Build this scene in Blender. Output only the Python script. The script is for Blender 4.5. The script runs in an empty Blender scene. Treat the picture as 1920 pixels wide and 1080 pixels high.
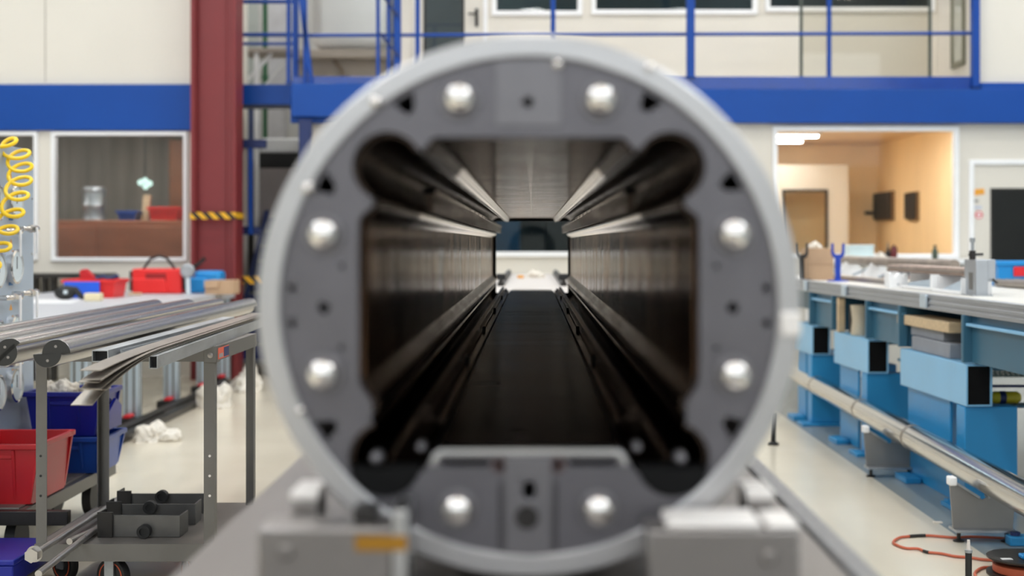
import bpy, bmesh, math, random
from mathutils import Vector, Matrix, noise
from mathutils.geometry import tessellate_polygon
random.seed(7)
sc = bpy.context.scene
COL = sc.collection
PI = math.pi
F, CX, CY, H = 2666.667, 998.0, 455.0, 1.25      # focal length in pixels, vanishing point, eye height

def P(px, py, Y):
    return Vector(((px - CX) / F * Y, Y, H - (py - CY) / F * Y))
def X(px, Y): return (px - CX) / F * Y
def Z(py, Y): return H - (py - CY) / F * Y

# ------------------------------------------------------------------ materials
def lin(c):
    return tuple((v / 255 / 12.92) if v / 255 <= .04045 else ((v / 255 + .055) / 1.055) ** 2.4 for v in c)

def new_mat(name):
    m = bpy.data.materials.new(name); m.use_nodes = True
    nt = m.node_tree
    return m, nt, nt.nodes['Principled BSDF']

def M(name, rgb, rough=.5, metal=0., var=.08, scale=6., stretch=(1, 1, 1), rvar=.06, bump=0., spec=.5, coat=0., emit=0., detail=4, aniso=0., edge=None, edge2=None):
    m, nt, b = new_mat(name)
    c = lin(rgb)
    tc = nt.nodes.new('ShaderNodeTexCoord'); mp = nt.nodes.new('ShaderNodeMapping')
    mp.inputs['Scale'].default_value = stretch
    nt.links.new(tc.outputs['Object'], mp.inputs['Vector'])
    n = nt.nodes.new('ShaderNodeTexNoise'); n.inputs['Scale'].default_value = scale; n.inputs['Detail'].default_value = detail
    nt.links.new(mp.outputs['Vector'], n.inputs['Vector'])
    r = nt.nodes.new('ShaderNodeValToRGB')
    r.color_ramp.elements[0].position = .3; r.color_ramp.elements[1].position = .7
    r.color_ramp.elements[0].color = (*[max(0, v * (1 - var)) for v in c], 1)
    r.color_ramp.elements[1].color = (*[min(1, v * (1 + var)) for v in c], 1)
    nt.links.new(n.outputs['Fac'], r.inputs['Fac'])
    nt.links.new(r.outputs['Color'], b.inputs['Base Color'])
    mr = nt.nodes.new('ShaderNodeMapRange')
    mr.inputs['To Min'].default_value = max(.02, rough - rvar); mr.inputs['To Max'].default_value = min(1, rough + rvar)
    nt.links.new(n.outputs['Fac'], mr.inputs['Value']); nt.links.new(mr.outputs['Result'], b.inputs['Roughness'])
    b.inputs['Metallic'].default_value = metal
    b.inputs['Specular IOR Level'].default_value = spec
    b.inputs['Coat Weight'].default_value = coat
    if edge: b.inputs['Specular Tint'].default_value = (*edge, 1)
    if edge2:
        r2 = nt.nodes.new('ShaderNodeValToRGB'); r2.color_ramp.elements[0].position = .36; r2.color_ramp.elements[1].position = .64
        r2.color_ramp.elements[0].color = (*edge, 1); r2.color_ramp.elements[1].color = (*edge2, 1)
        nt.links.new(n.outputs['Fac'], r2.inputs['Fac']); nt.links.new(r2.outputs['Color'], b.inputs['Specular Tint'])
    if aniso: b.inputs['Anisotropic'].default_value = aniso
    if bump:
        bp = nt.nodes.new('ShaderNodeBump'); bp.inputs['Strength'].default_value = bump; bp.inputs['Distance'].default_value = .01
        nt.links.new(n.outputs['Fac'], bp.inputs['Height']); nt.links.new(bp.outputs['Normal'], b.inputs['Normal'])
    if emit:
        b.inputs['Emission Color'].default_value = (*c, 1); b.inputs['Emission Strength'].default_value = emit
    return m

def striped(name, a, b_, freq, axis=(1, 0, 1), rough=.5):
    m, nt, b = new_mat(name)
    tc = nt.nodes.new('ShaderNodeTexCoord')
    d = nt.nodes.new('ShaderNodeVectorMath'); d.operation = 'DOT_PRODUCT'; d.inputs[1].default_value = axis
    nt.links.new(tc.outputs['Object'], d.inputs[0])
    mu = nt.nodes.new('ShaderNodeMath'); mu.operation = 'MULTIPLY'; mu.inputs[1].default_value = freq
    fr = nt.nodes.new('ShaderNodeMath'); fr.operation = 'FRACT'
    gt = nt.nodes.new('ShaderNodeMath'); gt.operation = 'GREATER_THAN'; gt.inputs[1].default_value = .5
    nt.links.new(d.outputs['Value'], mu.inputs[0]); nt.links.new(mu.outputs[0], fr.inputs[0]); nt.links.new(fr.outputs[0], gt.inputs[0])
    mx = nt.nodes.new('ShaderNodeMix'); mx.data_type = 'RGBA'
    mx.inputs['A'].default_value = (*lin(a), 1); mx.inputs['B'].default_value = (*lin(b_), 1)
    nt.links.new(gt.outputs[0], mx.inputs['Factor']); nt.links.new(mx.outputs['Result'], b.inputs['Base Color'])
    b.inputs['Roughness'].default_value = rough
    return m

def glass(name, tint, refl=.12, rough=.02):
    m = bpy.data.materials.new(name); m.use_nodes = True; nt = m.node_tree; nt.nodes.clear()
    out = nt.nodes.new('ShaderNodeOutputMaterial'); mix = nt.nodes.new('ShaderNodeMixShader')
    t = nt.nodes.new('ShaderNodeBsdfTransparent'); t.inputs['Color'].default_value = (*tint, 1)
    g = nt.nodes.new('ShaderNodeBsdfGlossy'); g.inputs['Roughness'].default_value = rough
    lw = nt.nodes.new('ShaderNodeLayerWeight'); lw.inputs['Blend'].default_value = .3
    mr = nt.nodes.new('ShaderNodeMapRange'); mr.inputs['From Min'].default_value = .03; mr.inputs['To Min'].default_value = refl; mr.inputs['To Max'].default_value = .9
    nt.links.new(lw.outputs['Fresnel'], mr.inputs['Value'])
    nt.links.new(mr.outputs['Result'], mix.inputs['Fac']); nt.links.new(t.outputs[0], mix.inputs[1]); nt.links.new(g.outputs[0], mix.inputs[2])
    nt.links.new(mix.outputs[0], out.inputs['Surface'])
    return m

def lamp_mat(name, rgb, strength):
    m = bpy.data.materials.new(name); m.use_nodes = True; nt = m.node_tree; nt.nodes.clear()
    out = nt.nodes.new('ShaderNodeOutputMaterial'); e = nt.nodes.new('ShaderNodeEmission')
    e.inputs['Color'].default_value = (*rgb, 1); e.inputs['Strength'].default_value = strength
    nt.links.new(e.outputs[0], out.inputs['Surface'])
    return m

def floor_mat():
    m, nt, b = new_mat('epoxy_floor')
    tc = nt.nodes.new('ShaderNodeTexCoord'); sp = nt.nodes.new('ShaderNodeSeparateXYZ')
    nt.links.new(tc.outputs['Object'], sp.inputs[0])
    def gt(v):
        g = nt.nodes.new('ShaderNodeMath'); g.operation = 'GREATER_THAN'; g.inputs[1].default_value = v
        nt.links.new(sp.outputs['X'], g.inputs[0]); return g
    n = nt.nodes.new('ShaderNodeTexNoise'); n.inputs['Scale'].default_value = 1.3; n.inputs['Detail'].default_value = 6
    nt.links.new(tc.outputs['Object'], n.inputs['Vector'])
    r = nt.nodes.new('ShaderNodeValToRGB')
    r.color_ramp.elements[0].color = (*lin((214, 204, 184)), 1); r.color_ramp.elements[1].color = (*lin((221, 213, 196)), 1)
    nt.links.new(n.outputs['Fac'], r.inputs['Fac'])
    mx = nt.nodes.new('ShaderNodeMix'); mx.data_type = 'RGBA'
    mx.inputs['B'].default_value = (*lin((142, 148, 148)), 1)
    nt.links.new(gt(1.81).outputs[0], mx.inputs['Factor']); nt.links.new(r.outputs['Color'], mx.inputs['A'])
    nt.links.new(mx.outputs['Result'], b.inputs['Base Color'])
    mr = nt.nodes.new('ShaderNodeMapRange'); mr.inputs['To Min'].default_value = .16; mr.inputs['To Max'].default_value = .3
    nt.links.new(n.outputs['Fac'], mr.inputs['Value']); nt.links.new(mr.outputs['Result'], b.inputs['Roughness'])
    b.inputs['Specular IOR Level'].default_value = .55
    return m

m_floor = floor_mat()
m_cream = M('cream_panel', (222, 216, 205), .45, var=.015, scale=1.5, rvar=.03)
m_white = M('white_frame', (242, 242, 243), .4, var=.02)
m_wall2 = M('hall_wall', (196, 197, 194), .7, var=.04, scale=.6)
m_ceil = M('ceiling_sheet', (176, 178, 180), .7, var=.04, scale=.6)
m_blue = M('blue_paint', (8, 70, 154), .38, spec=.3, var=.05, scale=2)
m_blue2 = M('blue_post_paint', (8, 66, 152), .38, spec=.3, var=.05, scale=2)
m_navy = M('navy_paint', (18, 38, 92), .45, var=.08)
m_red_steel = M('red_oxide_paint', (126, 43, 46), .5, var=.05, scale=3)
m_haz = striped('hazard_stripes', (232, 176, 30), (24, 22, 20), 9.5)
m_black = M('black_rubber', (24, 24, 25), .55, var=.15)
m_dark = M('dark_steel', (58, 56, 55), .4, .7, var=.15, scale=12)
m_alu = M('brushed_aluminium', (205, 205, 204), .3, 1, var=.05, scale=14, stretch=(1, 6, 1))
m_alu_prof = M('aluminium_profile', (176, 180, 186), .4, .85, var=.05, scale=5)
m_ring = M('turned_aluminium', (186, 185, 186), .4, .6, var=.03, scale=10, rvar=.05)
m_plate = M('end_plate_steel', (113, 111, 116), .45, .9, var=.06, scale=16, rvar=.08)
m_lip = M('bright_lip', (190, 189, 188), .4, .8, var=.04)
m_plug = M('plug_black', (9, 9, 10), .75, spec=.2)
m_plate2 = M('insert_steel', (126, 124, 128), .42, .9, var=.05, scale=16)
m_chrome = M('bright_steel', (228, 224, 220), .14, 1, var=.03, rvar=.04)
m_liner = M('burnished_liner', (98, 74, 57), .17, 1, var=.5, scale=4, stretch=(3, 2.2, 1.1), rvar=.12, detail=8, bump=.25, edge=(.05, .036, .03), edge2=(.9, .74, .6))
m_liner_dark = M('dark_liner', (70, 60, 54), .22, 1, var=.3, scale=5, stretch=(7, .8, 7), rvar=.1, edge=(.45, .4, .36))
m_floorpl = M('dark_floor_plate', (54, 50, 48), .22, 1, var=.4, scale=4, stretch=(.6, 3, 1), rvar=.12, edge=(.04, .037, .035), edge2=(.24, .21, .19))
m_roofl = M('burnished_roof', (84, 66, 53), .16, 1, var=.6, scale=6, stretch=(1.2, 3.2, 1), rvar=.13, detail=8, bump=.25, edge=(.05, .036, .03), edge2=(.95, .8, .66))
m_seam_glint = M('seam_glint_metal', (238, 226, 210), .5, .6, var=.05)
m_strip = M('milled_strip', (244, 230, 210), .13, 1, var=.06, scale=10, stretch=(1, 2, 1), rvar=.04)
m_slab = M('ground_steel_slab', (126, 121, 118), .42, .5, var=.06, scale=5)
m_granite = M('speckled_edge', (128, 128, 130), .5, .3, var=.35, scale=120)
m_block = M('milled_block', (152, 147, 144), .38, .9, var=.06, scale=8)
m_blockw = M('pale_block', (235, 230, 226), .4, .2, var=.03)
m_tape = M('amber_tape', (160, 112, 14), .45, var=.05)
m_galv = M('galvanised_steel', (172, 176, 180), .42, .85, var=.16, scale=18, stretch=(1, .3, 1))
m_cart = M('grey_cart_steel', (114, 112, 109), .45, .6, var=.08, scale=8)
m_shelf = M('worn_steel_shelf', (124, 118, 114), .5, .5, var=.15, scale=6)
m_bar = M('drawn_steel_bar', (176, 174, 172), .24, 1, var=.05, scale=5, stretch=(6, .12, 6), rvar=.04, detail=2)
m_barend = M('bar_end_face', (56, 56, 55), .6, .5, var=.1)
m_flat = M('flat_steel_strip', (160, 152, 143), .36, .9, var=.12, scale=14, stretch=(1, .3, 1))
m_bracket = M('raw_steel_bracket', (104, 103, 102), .42, .8, var=.14, scale=10)
m_rod = M('threaded_rod_steel', (186, 182, 178), .3, .9, var=.05, scale=16)
m_redbin = M('red_bin_plastic', (196, 22, 34), .35, var=.05)
m_redbox = M('bright_red_plastic', (232, 42, 40), .4, var=.04)
m_bluebin = M('dark_blue_plastic', (14, 30, 140), .35, var=.06)
m_bluebin2 = M('mid_blue_plastic', (16, 68, 158), .35, var=.06)
m_bluebox = M('cobalt_plastic', (32, 94, 222), .4, var=.05)
m_skyblue = M('sky_blue_plastic', (20, 140, 212), .4, var=.06)
m_rag = M('white_cotton', (226, 219, 208), .9, var=.08, scale=20)
m_rag2 = M('stained_cotton', (198, 188, 172), .9, var=.18, scale=14)
m_bench = M('grey_bench_top', (188, 189, 194), .45, var=.04, scale=3)
m_leg = M('pale_profile', (196, 210, 222), .4, .5, var=.05)
m_card = M('cardboard', (190, 158, 128), .8, var=.06, scale=10)
m_wood = M('pale_wood', (200, 176, 142), .7, var=.12, scale=5, stretch=(1, 8, 8))
m_ply = M('birch_plywood', (236, 208, 164), .6, var=.1, scale=1.6, stretch=(1, 1, .35))
m_plyceil = M('warm_ceiling', (224, 192, 150), .7, var=.06, scale=1.5)
m_brown = M('brown_cabinet', (160, 98, 70), .5, var=.14, scale=3, stretch=(1, 1, 3))
m_tealdark = M('dim_room', (70, 78, 82), .7, var=.25, scale=1.3)
m_curt = M('dim_drapes', (112, 106, 98), .8, var=.3, scale=9, stretch=(1, 1, .06))
m_machblue = M('machine_blue', (40, 140, 198), .36, var=.05, scale=3)
m_machlight = M('machine_light_blue', (128, 184, 222), .34, var=.05, scale=3)
m_machdark = M('machine_petrol', (52, 98, 122), .42, var=.06, scale=3)
m_stand = M('stand_steel', (146, 144, 142), .45, .6, var=.06)
m_pipe = M('polished_tube', (206, 204, 201), .16, 1, var=.05, scale=4, stretch=(4, .3, 4), rvar=.05, detail=2)
m_fork = M('royal_blue_paint', (26, 66, 176), .4)
m_panel = M('gauge_panel', (178, 192, 208), .4, .35, var=.05, scale=3)
m_yellow = M('yellow_hose', (246, 206, 38), .35, var=.04)
m_gface = M('gauge_face', (214, 226, 232), .25, var=.04)
m_orange = M('orange_sticker', (230, 160, 50), .5)
m_bsticker = M('blue_sticker', (40, 120, 190), .5)
m_cable = M('orange_cable', (188, 92, 62), .5, var=.08)
m_green = M('green_pipe_paint', (52, 112, 78), .5, var=.08)
m_offwhite = M('white_sheeting', (222, 223, 224), .6, var=.05, scale=1.2)
m_beige = M('beige_board', (168, 158, 148), .7, var=.08, scale=2)
m_mauve = M('grey_cabinet', (150, 142, 142), .5, var=.04)
m_concrete = M('grey_block', (136, 140, 148), .7, var=.08, scale=8)
m_redlabel = M('red_label', (222, 30, 44), .45)
m_tread = M('tread_edge', (108, 112, 116), .5, .5)
m_beigecyl = M('beige_core', (190, 178, 156), .6, var=.08)
m_rust = M('rusty_tube', (150, 138, 128), .5, .4, var=.22, scale=8)
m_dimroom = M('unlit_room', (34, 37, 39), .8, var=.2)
g_clear = glass('clear_glass', (.96, .97, .96), .015)
g_teal = glass('teal_glass', (.66, .74, .76), .03)
g_dark = glass('smoked_glass', (.8, .82, .83), .035)

# ------------------------------------------------------------------ mesh builder
class MB:
    def __init__(s): s.bm = bmesh.new()
    def box(s, x0, x1, y0, y1, z0, z1):
        v = [s.bm.verts.new((x, y, z)) for z in (z0, z1) for y in (y0, y1) for x in (x0, x1)]
        for q in ((0, 1, 3, 2), (4, 6, 7, 5), (0, 4, 5, 1), (2, 3, 7, 6), (0, 2, 6, 4), (1, 5, 7, 3)):
            s.bm.faces.new([v[i] for i in q])
        return s
    def prism(s, poly, a0, a1, axis='y', holes=()):
        def mp(u, v, a): return (u, a, v) if axis == 'y' else ((a, u, v) if axis == 'x' else (u, v, a))
        loops = [list(poly)] + [list(h) for h in holes]
        A = [[s.bm.verts.new(mp(u, v, a0)) for u, v in L] for L in loops]
        B = [[s.bm.verts.new(mp(u, v, a1)) for u, v in L] for L in loops]
        if holes:
            tris = tessellate_polygon([[Vector((u, v, 0)) for u, v in L] for L in loops])
            fa = [v for L in A for v in L]; fb = [v for L in B for v in L]
            for t in tris:
                for ff in (fa, fb):
                    try: s.bm.faces.new([ff[i] for i in t])
                    except ValueError: pass
        else:
            s.bm.faces.new(A[0]); s.bm.faces.new(B[0])
        for LA, LB in zip(A, B):
            n = len(LA)
            for i in range(n):
                s.bm.faces.new((LA[i], LA[(i + 1) % n], LB[(i + 1) % n], LB[i]))
        return s
    def sheet(s, line, a0, a1, t, axis='y'):
        n = len(line); off = []
        for i in range(n):
            a = line[max(0, i - 1)]; b = line[min(n - 1, i + 1)]
            dx, dy = b[0] - a[0], b[1] - a[1]; l = math.hypot(dx, dy) or 1
            off.append((line[i][0] - dy / l * t, line[i][1] + dx / l * t))
        return s.prism(list(line) + off[::-1], a0, a1, axis)
    def tube(s, pts, r, seg=10, closed=False):
        pts = [Vector(p) for p in pts]; n = len(pts); rings = []; up = None
        for i, p in enumerate(pts):
            if closed: t = (pts[(i + 1) % n] - pts[i - 1])
            else: t = pts[min(n - 1, i + 1)] - pts[max(0, i - 1)]
            t.normalize()
            if up is None:
                up = Vector((0, 0, 1)) if abs(t.z) < .9 else Vector((1, 0, 0))
            up = (up - t * up.dot(t)).normalized(); sd = t.cross(up)
            rr = r[i] if isinstance(r, (list, tuple)) else r
            rings.append([s.bm.verts.new(p + up * math.cos(2 * PI * k / seg) * rr + sd * math.sin(2 * PI * k / seg) * rr) for k in range(seg)])
        m = n if closed else n - 1
        for i in range(m):
            a, b = rings[i], rings[(i + 1) % n]
            for k in range(seg):
                s.bm.faces.new((a[k], a[(k + 1) % seg], b[(k + 1) % seg], b[k]))
        if not closed:
            s.bm.faces.new(rings[0]); s.bm.faces.new(rings[-1])
        return s
    def cyl(s, p0, p1, r, r1=None, seg=24):
        return s.tube([p0, p1], [r, r if r1 is None else r1], seg)
    def lathe(s, prof, c, axis='z', seg=32, closed=False):
        c = Vector(c); rings = []
        for r, a in prof:
            ring = []
            for k in range(seg):
                q = 2 * PI * k / seg; u, v = r * math.cos(q), r * math.sin(q)
                d = (u, a, v) if axis == 'y' else ((a, u, v) if axis == 'x' else (u, v, a))
                ring.append(s.bm.verts.new(c + Vector(d)))
            rings.append(ring)
        n = len(rings)
        for i in range(n if closed else n - 1):
            a, b = rings[i], rings[(i + 1) % n]
            for k in range(seg):
                s.bm.faces.new((a[k], a[(k + 1) % seg], b[(k + 1) % seg], b[k]))
        if not closed:
            for ring, pr in ((rings[0], prof[0]), (rings[-1], prof[-1])):
                if pr[0] > 1e-5: s.bm.faces.new(ring)
        return s
    def ball(s, c, r, sub=3, scale=(1, 1, 1), fn=None):
        g = bmesh.ops.create_icosphere(s.bm, subdivisions=sub, radius=1)
        for v in g['verts']:
            k = fn(v.co.copy()) if fn else 1
            v.co = Vector(c) + Vector((v.co.x * scale[0], v.co.y * scale[1], v.co.z * scale[2])) * r * k
        return s
    def build(s, name, mat, parent=None, bevel=0., seg=2, ang=35, mtx=None, weld=False):
        if mtx is not None: s.bm.transform(mtx)
        if parent is not None: s.bm.transform(Matrix.Translation(-wloc(parent)))
        if weld: bmesh.ops.remove_doubles(s.bm, verts=s.bm.verts, dist=1e-5)
        bmesh.ops.recalc_face_normals(s.bm, faces=s.bm.faces)
        me = bpy.data.meshes.new(name); s.bm.to_mesh(me); s.bm.free()
        for p in me.polygons: p.use_smooth = True
        me.set_sharp_from_angle(angle=math.radians(ang))
        o = bpy.data.objects.new(name, me); COL.objects.link(o)
        me.materials.append(mat)
        if parent is not None: o.parent = parent
        if bevel:
            b = o.modifiers.new('bevel', 'BEVEL'); b.width = bevel; b.segments = seg; b.limit_method = 'ANGLE'; b.angle_limit = math.radians(40)
        return o

def wloc(o):
    v = Vector((0, 0, 0))
    while o is not None: v = v + o.location; o = o.parent
    return v

def tag(o, label, cat, group=None, kind=None):
    o['label'] = label; o['category'] = cat
    if group: o['group'] = group
    if kind: o['kind'] = kind
    return o
def thing(name, label, cat, loc=(0, 0, 0), group=None, kind=None):
    o = bpy.data.objects.new(name, None); COL.objects.link(o); o.location = loc
    o.empty_display_size = .1
    return tag(o, label, cat, group, kind)
def struct(name, mb, mat, label, cat, **k):
    o = mb.build(name, mat, **k); return tag(o, label, cat, kind='structure')
def dup(root, loc=None, label=None, rotz=None):
    r = root.copy(); COL.objects.link(r)
    if loc is not None: r.location = loc
    if rotz is not None: r.rotation_euler.z = rotz
    if label: r['label'] = label
    def rec(src, dst):
        for ch in list(src.children):
            c = ch.copy(); COL.objects.link(c); c.parent = dst; rec(ch, c)
    rec(root, r)
    return r
def circ(cx, cy, r, n=24, a0=0): return [(cx + r * math.cos(a0 + 2 * PI * i / n), cy + r * math.sin(a0 + 2 * PI * i / n)) for i in range(n)]
def rect(x0, x1, z0, z1): return [(x0, z0), (x1, z0), (x1, z1), (x0, z1)]

def cloth(name, c, size, seed, mat, label, squash=.5, cat='rag', group=None, parent=None):
    rnd = Vector((seed * 3.1, seed * 1.7, seed * 5.3))
    mb = MB()
    def fn(d):
        a = noise.noise(d * 1.4 + rnd) * .45; b = abs(noise.noise(d * 3.1 + rnd)) * .4; e = abs(noise.noise(d * 7 + rnd)) * .14
        return 1 + a - b - e
    mb.ball((0, 0, 0), 1, 5, (size[0] / 2, size[1] / 2, size[2]), fn)
    for v in mb.bm.verts:
        if v.co.z < 0: v.co.z *= .05
    o = mb.build(name, mat, ang=80); o.location = c
    if label: tag(o, label, cat, group)
    if parent is not None:
        o.location = Vector(c) - wloc(parent); o.parent = parent
    return o
# ================================================================== THE HALL
YW, YB = 13.3, 14.5          # office front, recessed balcony wall
Wx = lambda px: X(px, YW)
Wz = lambda py: Z(py, YW)
struct('floor', MB().box(-9.5, 9.5, -6, 20.2, -.1, 0), m_floor, 'glossy beige epoxy hall floor with a grey lane on the right', 'floor')
struct('ceiling', MB().box(-9.5, 9.5, -6, 20.2, 7.6, 7.75), m_ceil, 'grey sheet ceiling high over the hall', 'ceiling')
struct('wall_left', MB().box(-9.65, -9.5, -6, 20.2, 0, 7.6), m_wall2, 'pale side wall left of the hall', 'wall')
struct('wall_right', MB().box(9.5, 9.65, -6, 20.2, 0, 7.6), m_wall2, 'pale side wall right of the hall', 'wall')
struct('wall_rear', MB().box(-9.5, 9.5, -6.15, -6, 0, 7.6), m_wall2, 'pale end wall behind the camera', 'wall')
struct('wall_far', MB().box(-9.5, 9.5, 20, 20.2, 0, 7.6), m_wall2, 'light grey wall at the far end of the hall', 'wall')

def wholes(outer, holes, y0, y1):
    return MB().prism(rect(*outer), y0, y1, 'y', [rect(*h) for h in holes])
wA = (Wx(-168), Wx(72), Wz(488), Wz(247)); wB = (Wx(97), Wx(352), Wz(490), Wz(247))
wC = (Wx(868), Wx(1130), Wz(482), Wz(240)); wD = (Wx(1448), Wx(1797), Wz(485), Wz(237))
dR = (Wx(1816), Wx(2014), 0.0, Wz(300))
struct('wall_office_left', wholes((-9.5, -2.98, 0, 7.6), [wA, wB], YW, YW + .12), m_cream, 'cream panelled office front left of the red column', 'wall')
struct('wall_office_side', MB().box(-3.08, -2.98, YW + .12, 14.9, 0, 7.6), m_cream, 'cream return wall of the left office beside the stairs', 'wall')
struct('wall_office_right', wholes((-2.16, 9.5, 0, 2.45), [wC, wD, dR], YW, YW + .12), m_cream, 'cream ground floor office front under the right blue fascia', 'wall')
struct('wall_upper_right', MB().box(Wx(1836), 9.5, YW, YW + .12, 2.6, 7.6), m_cream, 'cream upper wall at the right end above the blue fascia', 'wall')
Bx = lambda px: X(px, YB)
Bz = lambda py: Z(py, YB)
uW = [(Bx(922), Bx(1092), Bz(30), 4.9), (Bx(1108), Bx(1420), Bz(28), 4.9), (Bx(1434), Bx(1752), Bz(23), 4.9)]
uD = (Bx(776), Bx(914), 2.6, 4.72)
struct('wall_balcony_back', wholes((Bx(752), Bx(1776), 2.6, 7.6), uW + [uD], YB, YB + .12), m_cream, 'cream recessed wall behind the balcony railing', 'wall')
struct('wall_balcony_side', MB().box(Wx(1826), Wx(1836), YW, YB + .12, 2.6, 7.6), m_cream, 'cream side wall at the right end of the balcony', 'wall')
struct('slab_upper', MB().box(-2.16, 9.5, YW + .12, 18.7, 2.45, 2.6), m_cream, 'upper floor slab of the offices behind the fascia', 'slab')
struct('slab_left', MB().box(-9.5, -3.08, YW + .12, 14.9, 2.45, 2.6), m_tealdark, 'slab above the left office', 'slab')
# room insides
struct('wall_room_left', MB().box(-9.5, -3.08, 14.75, 14.9, 0, 2.45), m_curt, 'dim draped wall inside the left office', 'wall')
struct('wall_room_middle', MB().box(-2.16, 2.2, 15.6, 15.7, 0, 2.45), m_tealdark, 'dim back wall of the middle room', 'wall')
struct('wall_room_partition', MB().box(2.2, 2.27, YW + .12, 17.0, 0, 2.45), m_ply, 'plywood partition left of the lit workshop room', 'wall')
struct('wall_room_plywood', MB().box(4.1, 4.17, YW + .12, 17.0, 0, 2.45), m_ply, 'plywood side wall of the lit workshop room', 'wall')
struct('wall_room_back', MB().box(2.27, 4.1, 16.9, 17.0, 0, 2.45), m_ply, 'plywood back wall of the lit workshop room', 'wall')
struct('ceiling_room', MB().box(2.27, 4.1, YW + .12, 16.9, 2.41, 2.45), m_plyceil, 'warm ceiling of the lit workshop room', 'ceiling')
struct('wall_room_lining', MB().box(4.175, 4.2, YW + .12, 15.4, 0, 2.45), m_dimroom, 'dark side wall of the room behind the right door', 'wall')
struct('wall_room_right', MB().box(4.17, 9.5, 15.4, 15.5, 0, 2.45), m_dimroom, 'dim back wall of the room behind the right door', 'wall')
struct('wall_room_upper', MB().box(-1.34, 5.2, 16.4, 16.5, 2.6, 5.3), m_tealdark, 'dim back wall of the upper offices', 'wall')
struct('ceiling_upper', MB().box(-1.34, 5.2, YB + .12, 16.4, 5.2, 5.3), m_tealdark, 'ceiling of the upper offices', 'ceiling')
struct('trim_panel_seam', MB().box(Wx(84), Wx(86), YW - .004, YW, 2.75, 7.6), M('seam', (176, 170, 160), .6), 'thin vertical panel joint in the cream wall upper left', 'trim')

# fascia beams
struct('trim_fascia_left', MB().box(-9.5, Wx(402), YW - .05, YW + .02, Wz(245), Wz(159)), m_blue, 'broad blue fascia band above the left office windows', 'trim', bevel=.006)
fr = thing('trim_fascia_right', 'broad blue fascia band below the balcony on the right', 'trim', (0, YW, 2.4), kind='structure')
MB().box(Wx(548), 9.5, YW - .1, YW, Wz(232), Wz(169)).build('fascia_band', m_blue, fr, .006)
MB().box(Wx(548), Wx(1836), YW - .03, YW, Wz(168), Wz(144)).build('kick_plate', M('kick_blue', (6, 62, 150), .14, spec=.6), fr, .004)
MB().box(Wx(548), Wx(1836), YW - .07, YW - .03, Wz(171), Wz(168.5)).build('gap_strip', m_navy, fr)
MB().box(Wx(1836), 9.5, YW - .06, YW, Wz(169), Wz(156)).build('end_cap', m_blue, fr, .004)

# windows
def window(name, r, y0, depth, label, pane, fw=.05, mull=(), wall=.12):
    x0, x1, z0, z1 = r
    w = thing(name, label, 'window', ((x0 + x1) / 2, y0, z0), kind='structure')
    MB().prism(rect(x0, x1, z0, z1), y0 - .035, y0 + .06, 'y', [rect(x0 + fw, x1 - fw, z0 + fw, z1 - fw)]).build('window_frame', m_white, w, .006)
    MB().box(x0 + fw, x1 - fw, y0 + .015, y0 + .025, z0 + fw, z1 - fw).build('window_pane', pane, w)
    return w
window('window_1', wB, YW, 1, 'white framed office window with brown cabinet behind, beside the red column', g_dark, .036)
window('window_2', wA, YW, 1, 'white framed office window cut by the left edge behind the gauge panel', g_dark, .036)
window('window_3', wC, YW, 1, 'dark office window seen through the end of the long vessel', g_teal, .05)
window('window_4', wD, YW, 1, 'large white framed window into the lit plywood workshop', g_clear, .045)
window('window_5', uW[0], YB, 1, 'dark upper window nearest the balcony door', g_teal, .05)
window('window_6', uW[1], YB, 1, 'middle dark upper window behind the balcony railing', g_teal, .05)
window('window_7', uW[2], YB, 1, 'rightmost dark upper window behind the glass railing', g_teal, .05)
sw = thing('window_8', 'narrow upright window in the balcony side wall', 'window', (Wx(1826), 13.7, 3.3), kind='structure')
xs = Wx(1826)
MB().prism(rect(13.55, 13.95, 2.95, 4.9), xs - .03, xs, 'x', [rect(13.59, 13.91, 3.0, 4.86)]).build('window_frame', M('olive_frame', (120, 118, 100), .5), sw)
MB().box(xs - .012, xs - .006, 13.59, 13.91, 3.0, 4.86).build('window_pane', M('pale_pane', (188, 188, 176), .12), sw)

# balcony door
d1 = thing('door_1', 'cream balcony door with tall glass pane and black lever handle', 'door', (Bx(846), YB, 2.6), kind='structure')
MB().prism(rect(uD[0], uD[1], 2.6, 4.72), YB - .03, YB + .06, 'y', [rect(uD[0] + .05, uD[1] - .04, 2.62, 4.68)]).build('door_frame', m_white, d1, .004)
MB().prism(rect(uD[0] + .05, uD[1] - .04, 2.62, 4.68), YB - .01, YB + .035, 'y', [rect(Bx(798), Bx(868), 2.8, 4.55)]).build('door_leaf', m_cream, d1, .003)
MB().prism(rect(Bx(794), Bx(871), 2.77, 4.58), YB - .018, YB - .008, 'y', [rect(Bx(799), Bx(866), 2.81, 4.54)]).build('glazing_bead', m_dark, d1)
MB().box(Bx(798), Bx(868), YB + .005, YB + .015, 2.8, 4.55).build('door_pane', g_dark, d1)
h = MB().box(Bx(891), Bx(897), YB - .03, YB - .01, Bz(50), Bz(17)); h.tube([(Bx(894), YB - .03, Bz(28)), (Bx(894), YB - .07, Bz(28)), (Bx(878), YB - .075, Bz(28))], .011, 8)
h.build('door_handle', m_black, d1)

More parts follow.
